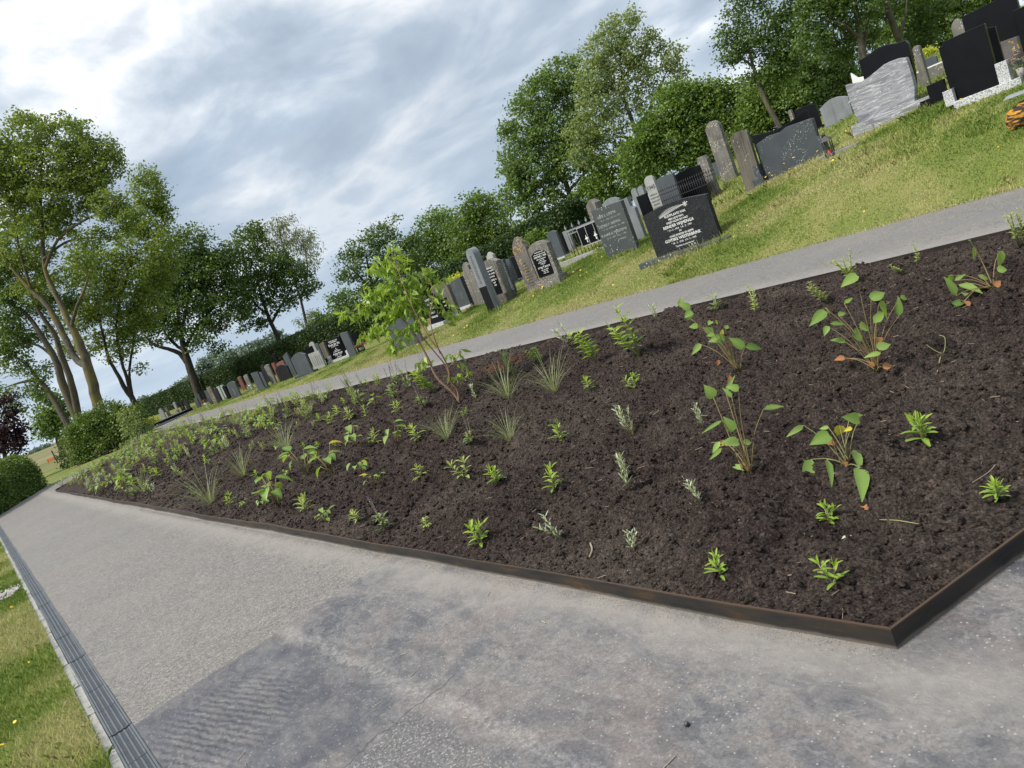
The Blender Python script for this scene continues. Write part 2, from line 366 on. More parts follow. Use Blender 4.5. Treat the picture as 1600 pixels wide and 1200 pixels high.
    rip = k.new('ShaderNodeTexWave', in_={'Vector': k.mapping(co, rot=(0, 0, 1.3)), 'Scale': 8.0, 'Distortion': 4.0, 'Detail': 2.0, 'Detail Scale': 1.5}).outputs['Fac']
    rm = k.new('ShaderNodeVectorMath', operation='DISTANCE', in_={0: k.mapping(co, scale=(1, 1.2, 0)), 1: (-3.95, .5, 0)}).outputs['Value']
    rip = k.math('MULTIPLY', rip, k.ramp(rm, [(.25, 1.3), (.6, 0.0)]))
    h = k.math('ADD', k.math('ADD', k.math('MULTIPLY', fine, .25), k.math('MULTIPLY', mid, .6)), rip)
    h = k.math('ADD', h, k.math('MULTIPLY', v.outputs['Distance'], k.math('SUBTRACT', .5, k.math('MULTIPLY', onf, .35))))
    ro = k.ramp(big2, [(.3, .48), (.6, .8)])
    return finish(k, c, ro, .4, h, .6, .008)
ASPH = asphalt()
def turfmat(name='turf', a=(.09, .12, .028), b=(.17, .20, .055), dry=(.26, .23, .10)):
    k = newmat(name); co = wco(k)
    c = k.mix(k.noise(co, 9, 6, .7), a, b)
    c = k.mix(k.ramp(k.noise(co, .7, 4, .6), [(.45, 0.0), (.65, .6)]), c, dry)
    return finish(k, c, .95, .1, k.noise(co, 30, 5), .8, .03)
TURF = turfmat()
# ================================================================== the setting
def grid(xs, ys, zf):
    X, Y = np.meshgrid(xs, ys); Z = zf(X, Y)
    V = np.stack([X, Y, Z], -1).reshape(-1, 3); nx = len(xs); ny = len(ys)
    i = (np.arange(ny-1)[:, None]*nx+np.arange(nx-1)[None]).ravel()
    return V, np.stack([i, i+1, i+nx+1, i+nx], 1)
k = newmat('field_ground'); co = wco(k)
c = k.ramp(k.noise(k.mapping(co, scale=(.02, .004, 1)), 1.0, 4), [(.35, (.10, .14, .05)), (.5, (.17, .16, .07)), (.62, (.22, .19, .12)), (.7, (.09, .14, .04))])
FIELD = finish(k, c, .95, .1, k.noise(co, 6, 4), .4, .05)
V, Fq = grid(np.array([-2500, -400, -120, -60, 8, 60, 400, 1500.]), np.array([-1500, -200, -40, 70, 300, 2500.]), lambda x, y: x*0-.06)
tag(link('ground', np_mesh('ground', V, Fq), FIELD), kind='structure')
xs = np.unique(np.concatenate([np.linspace(-110, -40, 90), np.linspace(-40, 8, 200)])); ys = np.unique(np.concatenate([np.linspace(11.1, 16, 50), np.linspace(16, 34, 60)]))
def lz(x, y): return lawn_z(x, y)+.012*fbm(x*4, y*4, 2, 9)+.006
V, Fq = grid(xs, ys, lz)
e = np.abs(V[:, 1]-11.1) < 1e-6; V[e, 1] += .07*fbm(V[e, 0]*1.7, V[e, 0]*0, 3, 4); V[e, 2] = .0
tag(link('cemetery_lawn', np_mesh('lawn', V, Fq, smooth=True), TURF), kind='structure')
V, Fq = grid(np.linspace(-34, 8, 170), np.linspace(-9, -.05, 40), lambda x, y: .012+.02*fbm(x*2, y*2, 3, 8)*np.clip(-y*3, 0, 1))
tag(link('verge_lawn', np_mesh('verge', V, Fq, smooth=True), TURF), kind='structure')
V, Fq = grid(np.linspace(-60, -36, 20), np.linspace(1.0, 9.0, 12), lambda x, y: x*0-.02)
tag(link('far_verge', np_mesh('far_verge', V, Fq, smooth=True), TURF), kind='structure')
# the asphalt: front path, back path and the link round the far end of the bed
m = MB()
m.add([(8, .113, 0), (8, 11.2, 0), (-36.5, 11.2, 0), (-75, 11.2, 0), (-75, 9.9, 0), (-47, 9.4, 0), (-41, 6.2, 0), (-37.7, 3.3, 0), (-36.9, 2.3, 0), (-33.5, 1.1, 0), (-30, .16, 0), (-26, .113, 0)],
      [(0, 1, 2, 3, 4, 5, 6, 7, 8, 9, 10, 11)])
tag(m.build('path', ASPH), kind='structure')
# pale gravel strip crossing the verge
GRAV = stone('gravel_bits', (.30, .28, .26), (.48, .46, .43), .9, bstr=.5)
rng = np.random.default_rng(5)
def pebbles(name, P, sz, mat, lab=None):
    n_ = len(P); o = np.array([(1, 0, 0), (-1, 0, 0), (0, 1, 0), (0, -1, 0), (0, 0, .8), (0, 0, -.6)], float)
    r = rng.normal(size=(n_, 3)); a = rng.uniform(0, 6.28, n_)
    V = o[None]*(sz[:, None, None]*rng.uniform(.6, 1.3, (n_, 6, 1)))
    ca, sa = np.cos(a)[:, None], np.sin(a)[:, None]
    V = np.stack([V[..., 0]*ca-V[..., 1]*sa, V[..., 0]*sa+V[..., 1]*ca, V[..., 2]], -1)+P[:, None]
    f = np.array([(0, 2, 4), (2, 1, 4), (1, 3, 4), (3, 0, 4), (2, 0, 5), (1, 2, 5), (3, 1, 5), (0, 3, 5)])
    Fq = (f[None]+np.arange(n_)[:, None, None]*6).reshape(-1, 3)
    return link(name, np_mesh(name, V.reshape(-1, 3), Fq), mat)
n_ = 5200; u = rng.uniform(0, 1, n_); wd = rng.normal(0, .22, n_)
P = np.stack([-11.6-.75*u*4-wd*.9, -.1-u*4+wd*.25, np.full(n_, .03)], 1); P = P[P[:, 1] < -.07]
tag(pebbles('gravel_strip', P, rng.uniform(.008, .03, len(P)), GRAV), kind='stuff', label='pale gravel strip crossing the left verge')

# ------------------------------------------------------------------ soil of the bed
def soil_mesh(x0, x1, st, name):
    xs = np.arange(x0, x1+st*.5, st); ys = np.arange(1.8, 8.2, st); X, Y = np.meshgrid(xs, ys)
    d = bed_d(X, Y)
    lump = fbm(X*2.3, Y*2.3, 3, 21)*.10+fbm(X*7, Y*7, 3, 31)*.055
    if st < .05: lump = lump+np.abs(fbm(X*17, Y*17, 3, 41))*.042+fbm(X*45, Y*45, 2, 51)*.022
    if st < .02: lump = lump+fbm(X*95, Y*95, 1, 61)*.012
    # small hollows and footprints
    lump = lump-.07*np.clip(vnoise(X*1.9+3, Y*1.9, 71)-.28, 0, 1)*4*.4
    Z = soil_z(X, Y)+lump*np.clip(.25+d*1.6, 0, 1)
    V = np.stack([X, Y, Z], -1).reshape(-1, 3); nx = len(xs); ny = len(ys)
    i = (np.arange(ny-1)[:, None]*nx+np.arange(nx-1)[None]).ravel(); Fq = np.stack([i, i+1, i+nx+1, i+nx], 1)
    dm = d.ravel(); keep = (dm[Fq] > .004).all(1)
    return V, Fq[keep]
parts = []; off = 0; VV = []; FF = []
for a, b, st in ((-6.2, .8, .0165), (-15, -6.2, .033), (-43.2, -15, .08)):
    V, Fq = soil_mesh(a, b, st, 's'); VV.append(V); FF.append(Fq+off); off += len(V)
me = np_mesh('soil', np.concatenate(VV), np.concatenate(FF), smooth=True)
tag(link('soil', me, SOIL), kind='structure')
def on_soil(n_, x0, x1, dmin=.03):
    x = rng.uniform(x0, x1, n_*2); y = rng.uniform(1.9, 8.08, n_*2); kk = bed_d(x, y) > dmin
    return x[kk][:n_], y[kk][:n_]
def soil_top(x, y):
    d = bed_d(x, y)
    return soil_z(x, y)+(fbm(x*2.3, y*2.3, 3, 21)*.10+fbm(x*7, y*7, 3, 31)*.055+np.abs(fbm(x*17, y*17, 3, 41))*.042+fbm(x*45, y*45, 2, 51)*.022-.07*np.clip(vnoise(x*1.9+3, y*1.9, 71)-.28, 0, 1)*1.6)*np.clip(.25+d*1.6, 0, 1)
CR = []
for a, b, n_, lo, hi in ((-4.5, .7, 34000, .003, .02), (-10, -4.5, 26000, .006, .026), (-22, -10, 14000, .012, .04)):
    x, y = on_soil(n_, a, b); CR.append(np.column_stack([x, y, soil_top(x, y)+.002, lo+(hi-lo)*rng.uniform(0, 1, len(x))**3]))
x, y = on_soil(420, -8, .6); CR.append(np.column_stack([x, y, soil_top(x, y)+.001, .016+.026*rng.uniform(0, 1, len(x))**2]))
CR = np.concatenate(CR)
tag(pebbles('soil_crumbs', CR[:, :3], CR[:, 3], SOIL), kind='stuff', label='dark crumbs and clods of mulch on the bed')
# pale chips, twigs and straw bits
CHIP = plain('pale_wood_chips', (.26, .21, .16), .8, .2, var=.5)
x, y = on_soil(1100, -9, .6); P = np.column_stack([x, y, soil_top(x, y)+.006])
n_ = len(P); a = rng.uniform(0, 6.28, n_); L = .006+.05*rng.uniform(0, 1, n_)**2.5; wv = rng.uniform(.0012, .003, n_)
dx = np.stack([np.cos(a), np.sin(a), rng.uniform(-.2, .35, n_)], 1)*L[:, None]/2; dn = np.stack([-np.sin(a), np.cos(a), np.zeros(n_)], 1)*wv[:, None]
V = np.stack([P-dx-dn, P+dx-dn, P+dx+dn, P-dx+dn, P-dx+(0, 0, .003), P+dx+(0, 0, .003)], 1).reshape(-1, 3)
Fq = (np.array([(0, 1, 5, 4), (2, 3, 4, 5), (0, 3, 2, 1)])[None]+np.arange(n_)[:, None, None]*6).reshape(-1, 4)
tag(link('wood_chips', np_mesh('wood_chips', V, Fq), CHIP), kind='stuff', label='pale wood chips and twig bits scattered on the mulch')

STRAW = plain('dry_straw', (.42, .38, .28), .8, .2, var=.4)
n_ = 70; x = -rng.uniform(1.0, 9.5, n_); y = rng.uniform(.0, 1.85, n_); P = np.column_stack([x, y, np.full(n_, .0035)]); P = np.concatenate([P, np.column_stack([-rng.uniform(1, 14, 40), rng.uniform(8.3, 11, 40), np.full(40, .0035)])]); n_ = len(P)
a = rng.uniform(0, 6.28, n_); L = rng.uniform(.012, .06, n_); wv = rng.uniform(.0008, .002, n_)
dx = np.stack([np.cos(a), np.sin(a), 0*a], 1)*L[:, None]/2; dn = np.stack([-np.sin(a), np.cos(a), 0*a], 1)*wv[:, None]
V = np.stack([P-dx-dn, P+dx-dn, P+dx+dn, P-dx+dn, P-dx+(0, 0, .002), P+dx+(0, 0, .002)], 1).reshape(-1, 3)
Fq = (np.array([(0, 1, 5, 4), (2, 3, 4, 5), (0, 3, 2, 1)])[None]+np.arange(n_)[:, None, None]*6).reshape(-1, 4)
tag(link('straw_litter', np_mesh('straw_litter', V, Fq), STRAW), kind='stuff', label='dry straw and stalk bits blown over the paths')
# ------------------------------------------------------------------ steel edging
k = newmat('rusting_mill_steel'); co = wco(k)
sz_ = k.new('ShaderNodeSeparateXYZ', in_={0: co})
a_ = k.noise(k.mapping(co, scale=(1, 1, 5)), 3.2, 6, .65)
c = k.ramp(a_, [(.32, (.014, .014, .016)), (.48, (.028, .026, .024)), (.58, (.04, .031, .024)), (.68, (.085, .05, .022)), (.77, (.05, .033, .022))])
c = k.mix(k.ramp(k.math('ADD', sz_.outputs[2], k.math('MULTIPLY', k.noise(co, 25, 3), .008)), [(.0735, 0.0), (.0785, .65)]), c, (.12, .07, .038))
c = k.mix(k.ramp(k.math('ADD', sz_.outputs[2], k.math('MULTIPLY', k.noise(co, 9, 3), .02)), [(.016, .7), (.026, 0.0)]), c, (.2, .18, .15))
STEEL = finish(k, c, .5, .5, k.noise(co, 60, 4), .15, .003, metallic=.35)
ed = empty('steel_edging', (-1.21, 1.9, 0), 0, 'low dark steel edging with rusty top rim around the mulch bed', 'edging')
th = .009; ET = .076
for i in range(4):
    (x0, y0), (x1, y1) = BED[i], BED[(i+1) % 4]
    L = math.hypot(x1-x0, y1-y0); nseg = max(2, int(L/.6)); dx_, dy_ = (x1-x0)/L, (y1-y0)/L; nx_, ny_ = -dy_, dx_
    m = MB(); vs = []
    for j in range(nseg+1):
        t = L*j/nseg; wob = (.012*math.sin(t*1.3)*math.sin(t*.37+i)+.006*math.sin(t*4.1+i)) if 0 < j < nseg else 0.0
        # mitred ends meet the neighbour strip along the diagonal
        inn = t
        if j == 0: inn = t+th*.95
        if j == nseg: inn = t-th*.95
        for (tt, o_, z_) in ((t, 0, -.05), (t, 0, ET), (inn, th, ET), (inn, th, -.05)):
            vs.append((x0+dx_*tt+nx_*(o_+wob)+1.21, y0+dy_*tt+ny_*(o_+wob)-1.9, z_+(.004*math.sin(t*.9) if z_ > 0 and 0 < j < nseg else 0)))
    fs = [(4*j+a, 4*(j+1)+a, 4*(j+1)+(a+1) % 4, 4*j+(a+1) % 4) for j in range(nseg) for a in range(4)]+[(0, 1, 2, 3), tuple(4*nseg+q for q in (3, 2, 1, 0))]
    m.add(vs, [tuple(reversed(f)) for f in fs]); me = m.mesh('edging_strip')
    bm = bmesh.new(); bm.from_mesh(me); bmesh.ops.recalc_face_normals(bm, faces=bm.faces); bm.to_mesh(me); bm.free()
    link('edging_strip', me, STEEL, ed)
# sand and grit washed against the outside of the strip
n_ = 9000; x = rng.uniform(-14, -1.2, n_); y = 1.9-np.abs(rng.normal(0, .035, n_))-.002
P = np.column_stack([x, y, np.full(n_, .001)]); 
SAND = stone('grey_grit', (.2, .185, .165), (.36, .335, .3), .95, bstr=.3)
n2_ = 6000; x2 = rng.uniform(-9, 2, n2_); y2 = rng.uniform(.15, 1.85, n2_)
tag(pebbles('path_grit', np.concatenate([P, np.column_stack([x2, y2, np.full(n2_, 0.0)])]), np.concatenate([rng.uniform(.0008, .003, n_), rng.uniform(.0008, .0026, n2_)]), SAND), kind='stuff', label='fine grit lying on the path and along the steel edging')

# ------------------------------------------------------------------ drain, kerb
k = newmat('galvanised_grate'); co = objco(k)
sx = k.new('ShaderNodeSeparateXYZ', in_={0: co})
sl1 = k.math('GREATER_THAN', k.math('FRACT', k.math('MULTIPLY', sx.outputs[0], 62.0)), .5)
nz = k.noise(co, 5, 5, .6)
c = k.mix(nz, (.07, .085, .10), (.15, .165, .18))
c = k.mix(k.ramp(k.noise(co, 40, 3), [(.6, 0.0), (.7, .5)]), c, (.3, .27, .22))
GRATE = finish(k, c, .5, .5, nz, .1, .003, metallic=.3)
k = newmat('dark_channel'); CHAN = finish(k, (.02, .021, .022), .8)
def drain(loc, lab):
    t = empty('drain_channel', loc, 0, lab, 'drain', 'drain channel sections along the verge')
    m = MB(); m.box((0, 0, -.04), (.985, .10, .04)); m.build('channel', CHAN, t)
    m = MB(); m.box((0, -.054, -.012), (.99, .012, .036)); m.box((0, .054, -.012), (.99, .012, .036)); m.build('frame', GRATE, t, bevel=.002)
    for s_ in (-1, 1):
        m = MB()
        for q in (-.041, -.014, .014, .041): m.box((s_*.247, q, -.002), (.485, .009, .008))
        for q in range(26): m.box((s_*.247-.235+q*.0188, 0, -.0045), (.010, .088, .006))
        m.build('grate', GRATE, t)
    return t
d0 = None
for i in range(31):
    x_ = 1.8-i
    if d0 is None: d0 = drain((x_, .056, 0), 'grey slotted metal drain channel section let into the ground between verge and path')
    else:
        r_ = d0.copy(); COL.objects.link(r_); r_.location = (x_, .056, .0015*math.sin(i*2.1))
        for ch in d0.children:
            cc_ = ch.copy(); COL.objects.link(cc_); cc_.parent = r_
for i in range(41):
    x_ = 1.6-i*.72; r1 = random.Random(i)
    m = MB(); m.box((0, 0, -.02), (.70, .05, .056)); me = m.mesh('kerb_stone', .006)
    for v in me.vertices: v.co.y += r1.uniform(-.004, .004); v.co.z += r1.uniform(-.004, .003)
    tag(link('kerb_stone', me, G_CONC, None, (x_, -.032, 0)), 'narrow crumbling concrete kerb piece edging the drain beside the verge grass', 'kerb', 'kerb stones along the drain')

# ------------------------------------------------------------------ grass
def blades(P, Hh, Wd, lean, seed, name, mat, label):
    r = np.random.default_rng(seed); n_ = len(P); a = r.uniform(0, 6.28, n_); b = r.uniform(0, 6.28, n_)
    ww = np.stack([np.cos(a), np.sin(a), np.zeros(n_)], 1)*(Wd/2)[:, None]
    ld = np.stack([np.cos(b), np.sin(b), np.zeros(n_)], 1)*(Hh*lean*r.uniform(.2, 1.0, n_))[:, None]
    mid = P+ld*.35+np.stack([0*a, 0*a, Hh*.6], 1); tip = P+ld+np.stack([0*a, 0*a, Hh*r.uniform(.7, 1.0, n_)], 1)
    V = np.stack([P-ww, P+ww, mid+ww*.7, tip, mid-ww*.7], 1).reshape(-1, 3)
    Fq = np.arange(n_*5).reshape(-1, 5)
    tn = np.clip(.55*np.clip(.5+1.6*fbm(P[:, 0]*.8, P[:, 1]*.8, 4, 77), 0, 1)+.5*r.uniform(0, 1, n_)+.3*np.exp(-np.clip(P[:, 1]-11.1, 0, 9)/.25)*(P[:, 1] > 10.5), 0, 1)
    return tag(link(name, np_mesh(name, V, Fq, np.repeat(tn, 5)), mat), label, None, None, 'stuff')
k = newmat('grass_blades'); t = k.new('ShaderNodeAttribute', attribute_name='tint').outputs['Fac']
c = k.ramp(t, [(.1, (.11, .19, .028)), (.36, (.21, .30, .055)), (.6, (.37, .41, .12)), (.86, (.54, .49, .25))])
d = k.new('ShaderNodeBsdfPrincipled', in_={'Base Color': c, 'Roughness': .55}); d.inputs['Specular IOR Level'].default_value = .25
tr = k.new('ShaderNodeBsdfTranslucent', in_={0: c}); ms = k.new('ShaderNodeMixShader', in_={0: .3, 1: d.outputs[0], 2: tr.outputs[0]})
k.l.new(ms.outputs[0], k.out.inputs[0]); GRASS = k.m
def lawn_pts(n_, x0, x1, y0, y1, seed):
    r = np.random.default_rng(seed); x = r.uniform(x0, x1, n_); y = y0+(y1-y0)*r.uniform(0, 1, n_)
    return np.column_stack([x, y, lawn_z(x, y)])
Ps = [lawn_pts(9000, -24, -1, 10.93, 11.12, 7), lawn_pts(150000, -14, -1, 11.03, 15.5, 1), lawn_pts(90000, -28, -14, 11.03, 15.5, 2), lawn_pts(60000, -22, -2, 15.5, 25, 3), lawn_pts(45000, -60, -28, 11.03, 16, 4)]
P = np.concatenate(Ps); dd = np.hypot(P[:, 0], P[:, 1]); pat = fbm(P[:, 0]*.5, P[:, 1]*.5, 3, 13)
Hh = (.028+.03*np.clip(pat+.3, 0, 1)+.03*np.clip((P[:, 1]-12.5)/4, 0, 1))*(.6+.8*rng.uniform(0, 1, len(P)))*(1+1.3*(vnoise(P[:, 0]*1.7, P[:, 1]*1.7, 55) > .33))
edge_ = 11.06-.12*np.clip(fbm(P[:, 0]*2.3, P[:, 0]*0, 3, 6)+.1, 0, 1)
keep = (P[:, 1] > edge_) & ((P[:, 1] > 11.1) | (rng.uniform(0, 1, len(P)) < .8)); P, Hh, dd = P[keep], Hh[keep], dd[keep]
blades(P, Hh, .004+.00045*dd, .9, 3, 'grass', GRASS, 'short mown grass with yellow dry patches on the sloping cemetery lawn')
r = np.random.default_rng(9); n_ = 260000; x = .5-27.5*r.uniform(0, 1, n_)**1.45; y = -.055-np.abs(r.uniform(0, 1, n_))**1.2*(1.5-np.minimum(x, 0)*.16)
P = np.column_stack([x, y, .012+0*x]); dd = np.hypot(x, y)
bald = fbm(x*1.1, y*1.1, 3, 99); gs = np.abs(y+.1-(x+11.6)*1.333) < .28; kp = (rng.uniform(0, 1, n_) < np.clip(1.1+2.5*bald, .12, 1)) & ~gs
P = P[kp]; dd = dd[kp]
Hh = (.025+.05*np.clip(fbm(P[:, 0]*1.3, P[:, 1]*1.3, 3, 15)+.35, 0, 1))*(.5+.9*rng.uniform(0, 1, len(P)))
blades(P, Hh, .0035+.0004*dd, .9, 4, 'grass', GRASS, 'short patchy grass on the verge left of the drain')
# weeds and longer grass where the path meets the far hedge bush, and round the stones
def flowers(P, sz, mat, name, label):
    n_ = len(P); kk = 7; r = np.random.default_rng(2); V = []; 
    a = np.linspace(0, 2*math.pi, kk, endpoint=False); ring = np.stack([np.cos(a), np.sin(a), 0*a+.15], 1)
    tl = r.normal(0, .35, (n_, 3)); tl[:, 2] = 1; tl /= np.linalg.norm(tl, axis=1)[:, None]
    e1 = np.cross(tl, (0.0, 1, 0)); e1 /= np.linalg.norm(e1, axis=1)[:, None]; e2 = np.cross(tl, e1)
    V = P[:, None]+(e1[:, None]*ring[None, :, 0:1]+e2[:, None]*ring[None, :, 1:2]+tl[:, None]*ring[None, :, 2:3])*sz[:, None, None]
    return tag(link(name, np_mesh(name, V.reshape(-1, 3), np.arange(n_*kk).reshape(-1, kk)), mat), label, None, None, 'stuff')
P = np.concatenate([lawn_pts(420, -24, -2, 12.3, 22, 31), lawn_pts(60, -20, -2, 11.3, 12.3, 32)]); P = P[(fbm(P[:, 0]*.6, P[:, 1]*.6, 2, 3) > -.1)]
P2 = np.column_stack([-4.3-rng.uniform(0, 1, 45)**1.5*12, -.15-rng.uniform(0, 1.2, 45), .05+rng.uniform(0, .03, 45)])
P[:, 2] += rng.uniform(.06, .14, len(P)); PP = np.concatenate([P, P2])
flowers(PP, rng.uniform(.008, .019, len(PP))*np.clip(np.hypot(PP[:, 0], PP[:, 1])/9, .75, 1.6), F_YEL, 'wildflowers', 'tiny yellow wildflowers dotted through the grass')
# ================================================================== trees, shrubs and hedges
BK_GREY = barkmat('grey_bark', (.045, .040, .033), (.12, .108, .09), (.11, .10, .05))
BK_MOSS = barkmat('mossy_bark', (.04, .037, .03), (.13, .118, .09), (.15, .125, .04))
BK_DARK = barkmat('dark_bark', (.03, .026, .021), (.075, .065, .052))
BK_PINK = barkmat('pinkish_young_bark', (.20, .11, .075), (.34, .22, .15))
L_ASH = leafmat('ash_leaves', (0.108, 0.185, 0.048), (0.287, 0.381, 0.083), .4)
L_OAK = leafmat('oak_leaves', (0.053, 0.103, 0.029), (0.144, 0.229, 0.053), .3)
L_MID = leafmat('mid_green_leaves', (0.083, 0.158, 0.048), (0.227, 0.337, 0.095), .35)
L_HORN = leafmat('hornbeam_leaves', (0.062, 0.125, 0.030), (0.212, 0.318, 0.060), .35)
L_PALE = leafmat('pale_green_leaves', (0.150, 0.230, 0.091), (0.342, 0.416, 0.172), .4)
L_WILL = leafmat('grey_green_leaves', (0.125, 0.161, 0.083), (0.271, 0.312, 0.177), .35)
L_FAR = leafmat('haze_tinted_leaves', (.13, .19, .16), (.20, .27, .22), .2)  # aerial haze painted into the leaf colour, paler and bluer; no haze volume
L_YEW = leafmat('yew_leaves', (0.052, 0.108, 0.025), (0.200, 0.280, 0.052), .25)
L_HDG = leafmat('hedge_leaves', (.016, .036, .010), (.055, .10, .022), .25)
L_PUR = leafmat('copper_leaves', (0.014, 0.007, 0.012), (0.055, 0.020, 0.032), .25)
L_YG = leafmat('yellow_green_leaves', (0.291, 0.360, 0.042), (0.582, 0.600, 0.105), .4)
L_YOUNG = leafmat('young_tree_leaves', (0.152, 0.274, 0.041), (0.439, 0.600, 0.116), .45, .4)

def leaves_mesh(name, C, ln, wd, tint, seed, droop=0.0, fold=.25):
    r = np.random.default_rng(seed); n_ = len(C)
    d = r.normal(size=(n_, 3)); d[:, 2] = d[:, 2]*.7-droop; d /= np.linalg.norm(d, axis=1)[:, None]
    q = r.normal(size=(n_, 3)); s_ = np.cross(d, q); s_ /= np.linalg.norm(s_, axis=1)[:, None]; nn = np.cross(d, s_)
    L = (ln*r.uniform(.6, 1.25, n_))[:, None]; W = (wd*r.uniform(.6, 1.25, n_))[:, None]
    V = np.stack([C, C+d*L*.45+s_*W*.5+nn*W*fold, C+d*L, C+d*L*.45-s_*W*.5+nn*W*fold], 1).reshape(-1, 3)
    return np_mesh(name, V, np.arange(n_*4).reshape(-1, 4), np.repeat(tint, 4))
def smooth_line(P, Rd, sub=4):
    P = np.asarray(P, float); out = []; ro = []
    for i in range(len(P)-1):
        p0 = P[max(i-1, 0)]; p1 = P[i]; p2 = P[i+1]; p3 = P[min(i+2, len(P)-1)]
        for j in range(sub):
            t = j/sub
            out.append(.5*((2*p1)+(-p0+p2)*t+(2*p0-5*p1+4*p2-p3)*t*t+(-p0+3*p1-3*p2+p3)*t**3)); ro.append(Rd[i]*(1-t)+Rd[i+1]*t)
    return np.array(out+[P[-1]]), np.array(ro+[Rd[-1]])
TREE_MODE = 1.0
def tree(name, label, cat, dep, limbs, lobes, mat, bark, leaf=(4.5, 3.0), per=12, cr=9, dens=1.0, seed=0, group=None, droop=.3, base_z=None, twig=1.0, thick=.9, clip_y=None):
    """limbs: polylines of picture points (px, py, radius_px, extra depth in m); lobes: (px, py, rx, ry[, extra depth]) ellipses of the crown;
    each is carried out to its own place in the world and given depth"""
    r = np.random.default_rng(seed+1000); s = dep/F
    bp = limbs[0][0] if limbs else None
    if bp is None:
        l0 = lobes[0]; p = at_dep(l0[0]+_s*l0[3], l0[1]+_c*l0[3], dep)
    else: p = at_dep(bp[0], bp[1], dep+bp[3])
    bz = float(lawn_z(p[0], p[1])) if base_z is None else base_z
    org = np.array([p[0], p[1], bz])
    t = empty(name, org, 0, label, cat, group)
    m = MB(); SK = []; SR = []
    for li, ln in enumerate(limbs):
        P = [at_dep(a, b, dep+dd) for a, b, rr, dd in ln]; Rd = [rr*s*(.62 if name in ('ash_tree', 'young_tree') else .75) for a, b, rr, dd in ln]; Rd[-1] = min(Rd[-1], .5*s)
        if li == 0 and P[0][2] > bz-.1:
            q = P[0].copy(); q[2] = bz-.25; P = [q]+P; Rd = [Rd[0]*1.35]+Rd
        Pp, Rr = smooth_line(P, Rd)
        for i in range(1, len(Pp)-1): Pp[i] += r.normal(0, Rr[i]*.07, 3)
        m.tube(Pp-org, Rr, 9); SK.append(Pp[2:]); SR.append(Rr[2:])
    leafC = []; leafT = []; tw_ = .5 if name == 'ash_tree' else .4 if name == 'poplar_tree' else .25
    crm = cr*s
    for lb in lobes:
        px, py, rx, ry = lb[:4]; dd = lb[4] if len(lb) > 4 else 0.0
        c0 = at_dep(px, py, dep+dd); rz = (rx+ry)/2*s*thick
        ncl = int(max(4, dens*3.0*rx*ry/(cr*cr)))
        d = r.normal(size=(ncl, 3)); d /= np.linalg.norm(d, axis=1)[:, None]; rad = r.uniform(.12, 1, ncl)**(1/3.2 if name in ('ash_tree', 'poplar_tree') else 1/2.3)
        rad = rad*(1+.16*np.sin(d[:, 0]*5+seed)*np.cos(d[:, 1]*4+lb[0]))
        # picture-up of a lobe is world-up; its width follows the horizontal of the view
        q = c0+np.outer(d[:, 0]*rad*rx*s, RT)+np.outer(d[:, 1]*rad*ry*s, (0, 0, 1.0))+np.outer(d[:, 2]*rad*rz, np.array([FW[0], FW[1], 0]))
        q = q[q[:, 2] > bz+.03]
        if SK:
            sk = np.concatenate(SK); sr = np.concatenate(SR)
            o_ = np.argsort(((q-sk[len(sk)//4])**2).sum(1))
            nb = []
            for i in o_[::(1 if twig >= 1 else max(1, int(1/twig)))]:
                dv = sk-q[i]; dist = np.sqrt((dv**2).sum(1))+np.clip(dv[:, 2], 0, None)*1.2
                j = int(np.argmin(dist)); a = sk[j]; ra = min(sr[j]*.62, .006*dist[j]+.25*s+.004*0); ra = max(ra, tw_*s)
                L = np.linalg.norm(q[i]-a)
                if L < 1e-3: continue
                mid = a*.5+q[i]*.5+np.array([0, 0, .10*L])+r.normal(0, .05*L, 3)
                Pp, Rr = smooth_line([a, mid, q[i]], [ra, ra*.75, tw_*s*.8], 2)
                m.tube(Pp-org, Rr, 4, cap=False)
                nb.append((Pp[1:], Rr[1:]))
                sk = np.concatenate([sk, Pp[1:]]); sr = np.concatenate([sr, Rr[1:]])
            SK = [sk]; SR = [sr]
        n2 = len(q); k_ = r.integers(int(per*1.3), int(per*3.2)+1, n2); idx = np.repeat(np.arange(n2), k_)
        off = r.normal(size=(len(idx), 3))*crm*np.array([.75, .75, .5])
        leafC.append(q[idx]+off)
        ct = np.clip(r.normal(.5, .22, n2), 0, 1); leafT.append(np.clip(ct[idx]*.6+r.uniform(0, .4, len(idx)), 0, 1))
    C = np.concatenate(leafC); T = np.concatenate(leafT)
    kk = C[:, 2] > bz+.02; C = C[kk]; T = T[kk]
    if m.v: m.build('trunk', bark, t)
    link('crown' if 'shrub' not in name and 'bush' not in name else 'foliage', leaves_mesh('crown', C-org, leaf[0]*s, leaf[1]*s, T, seed, droop), mat, t)
    return t

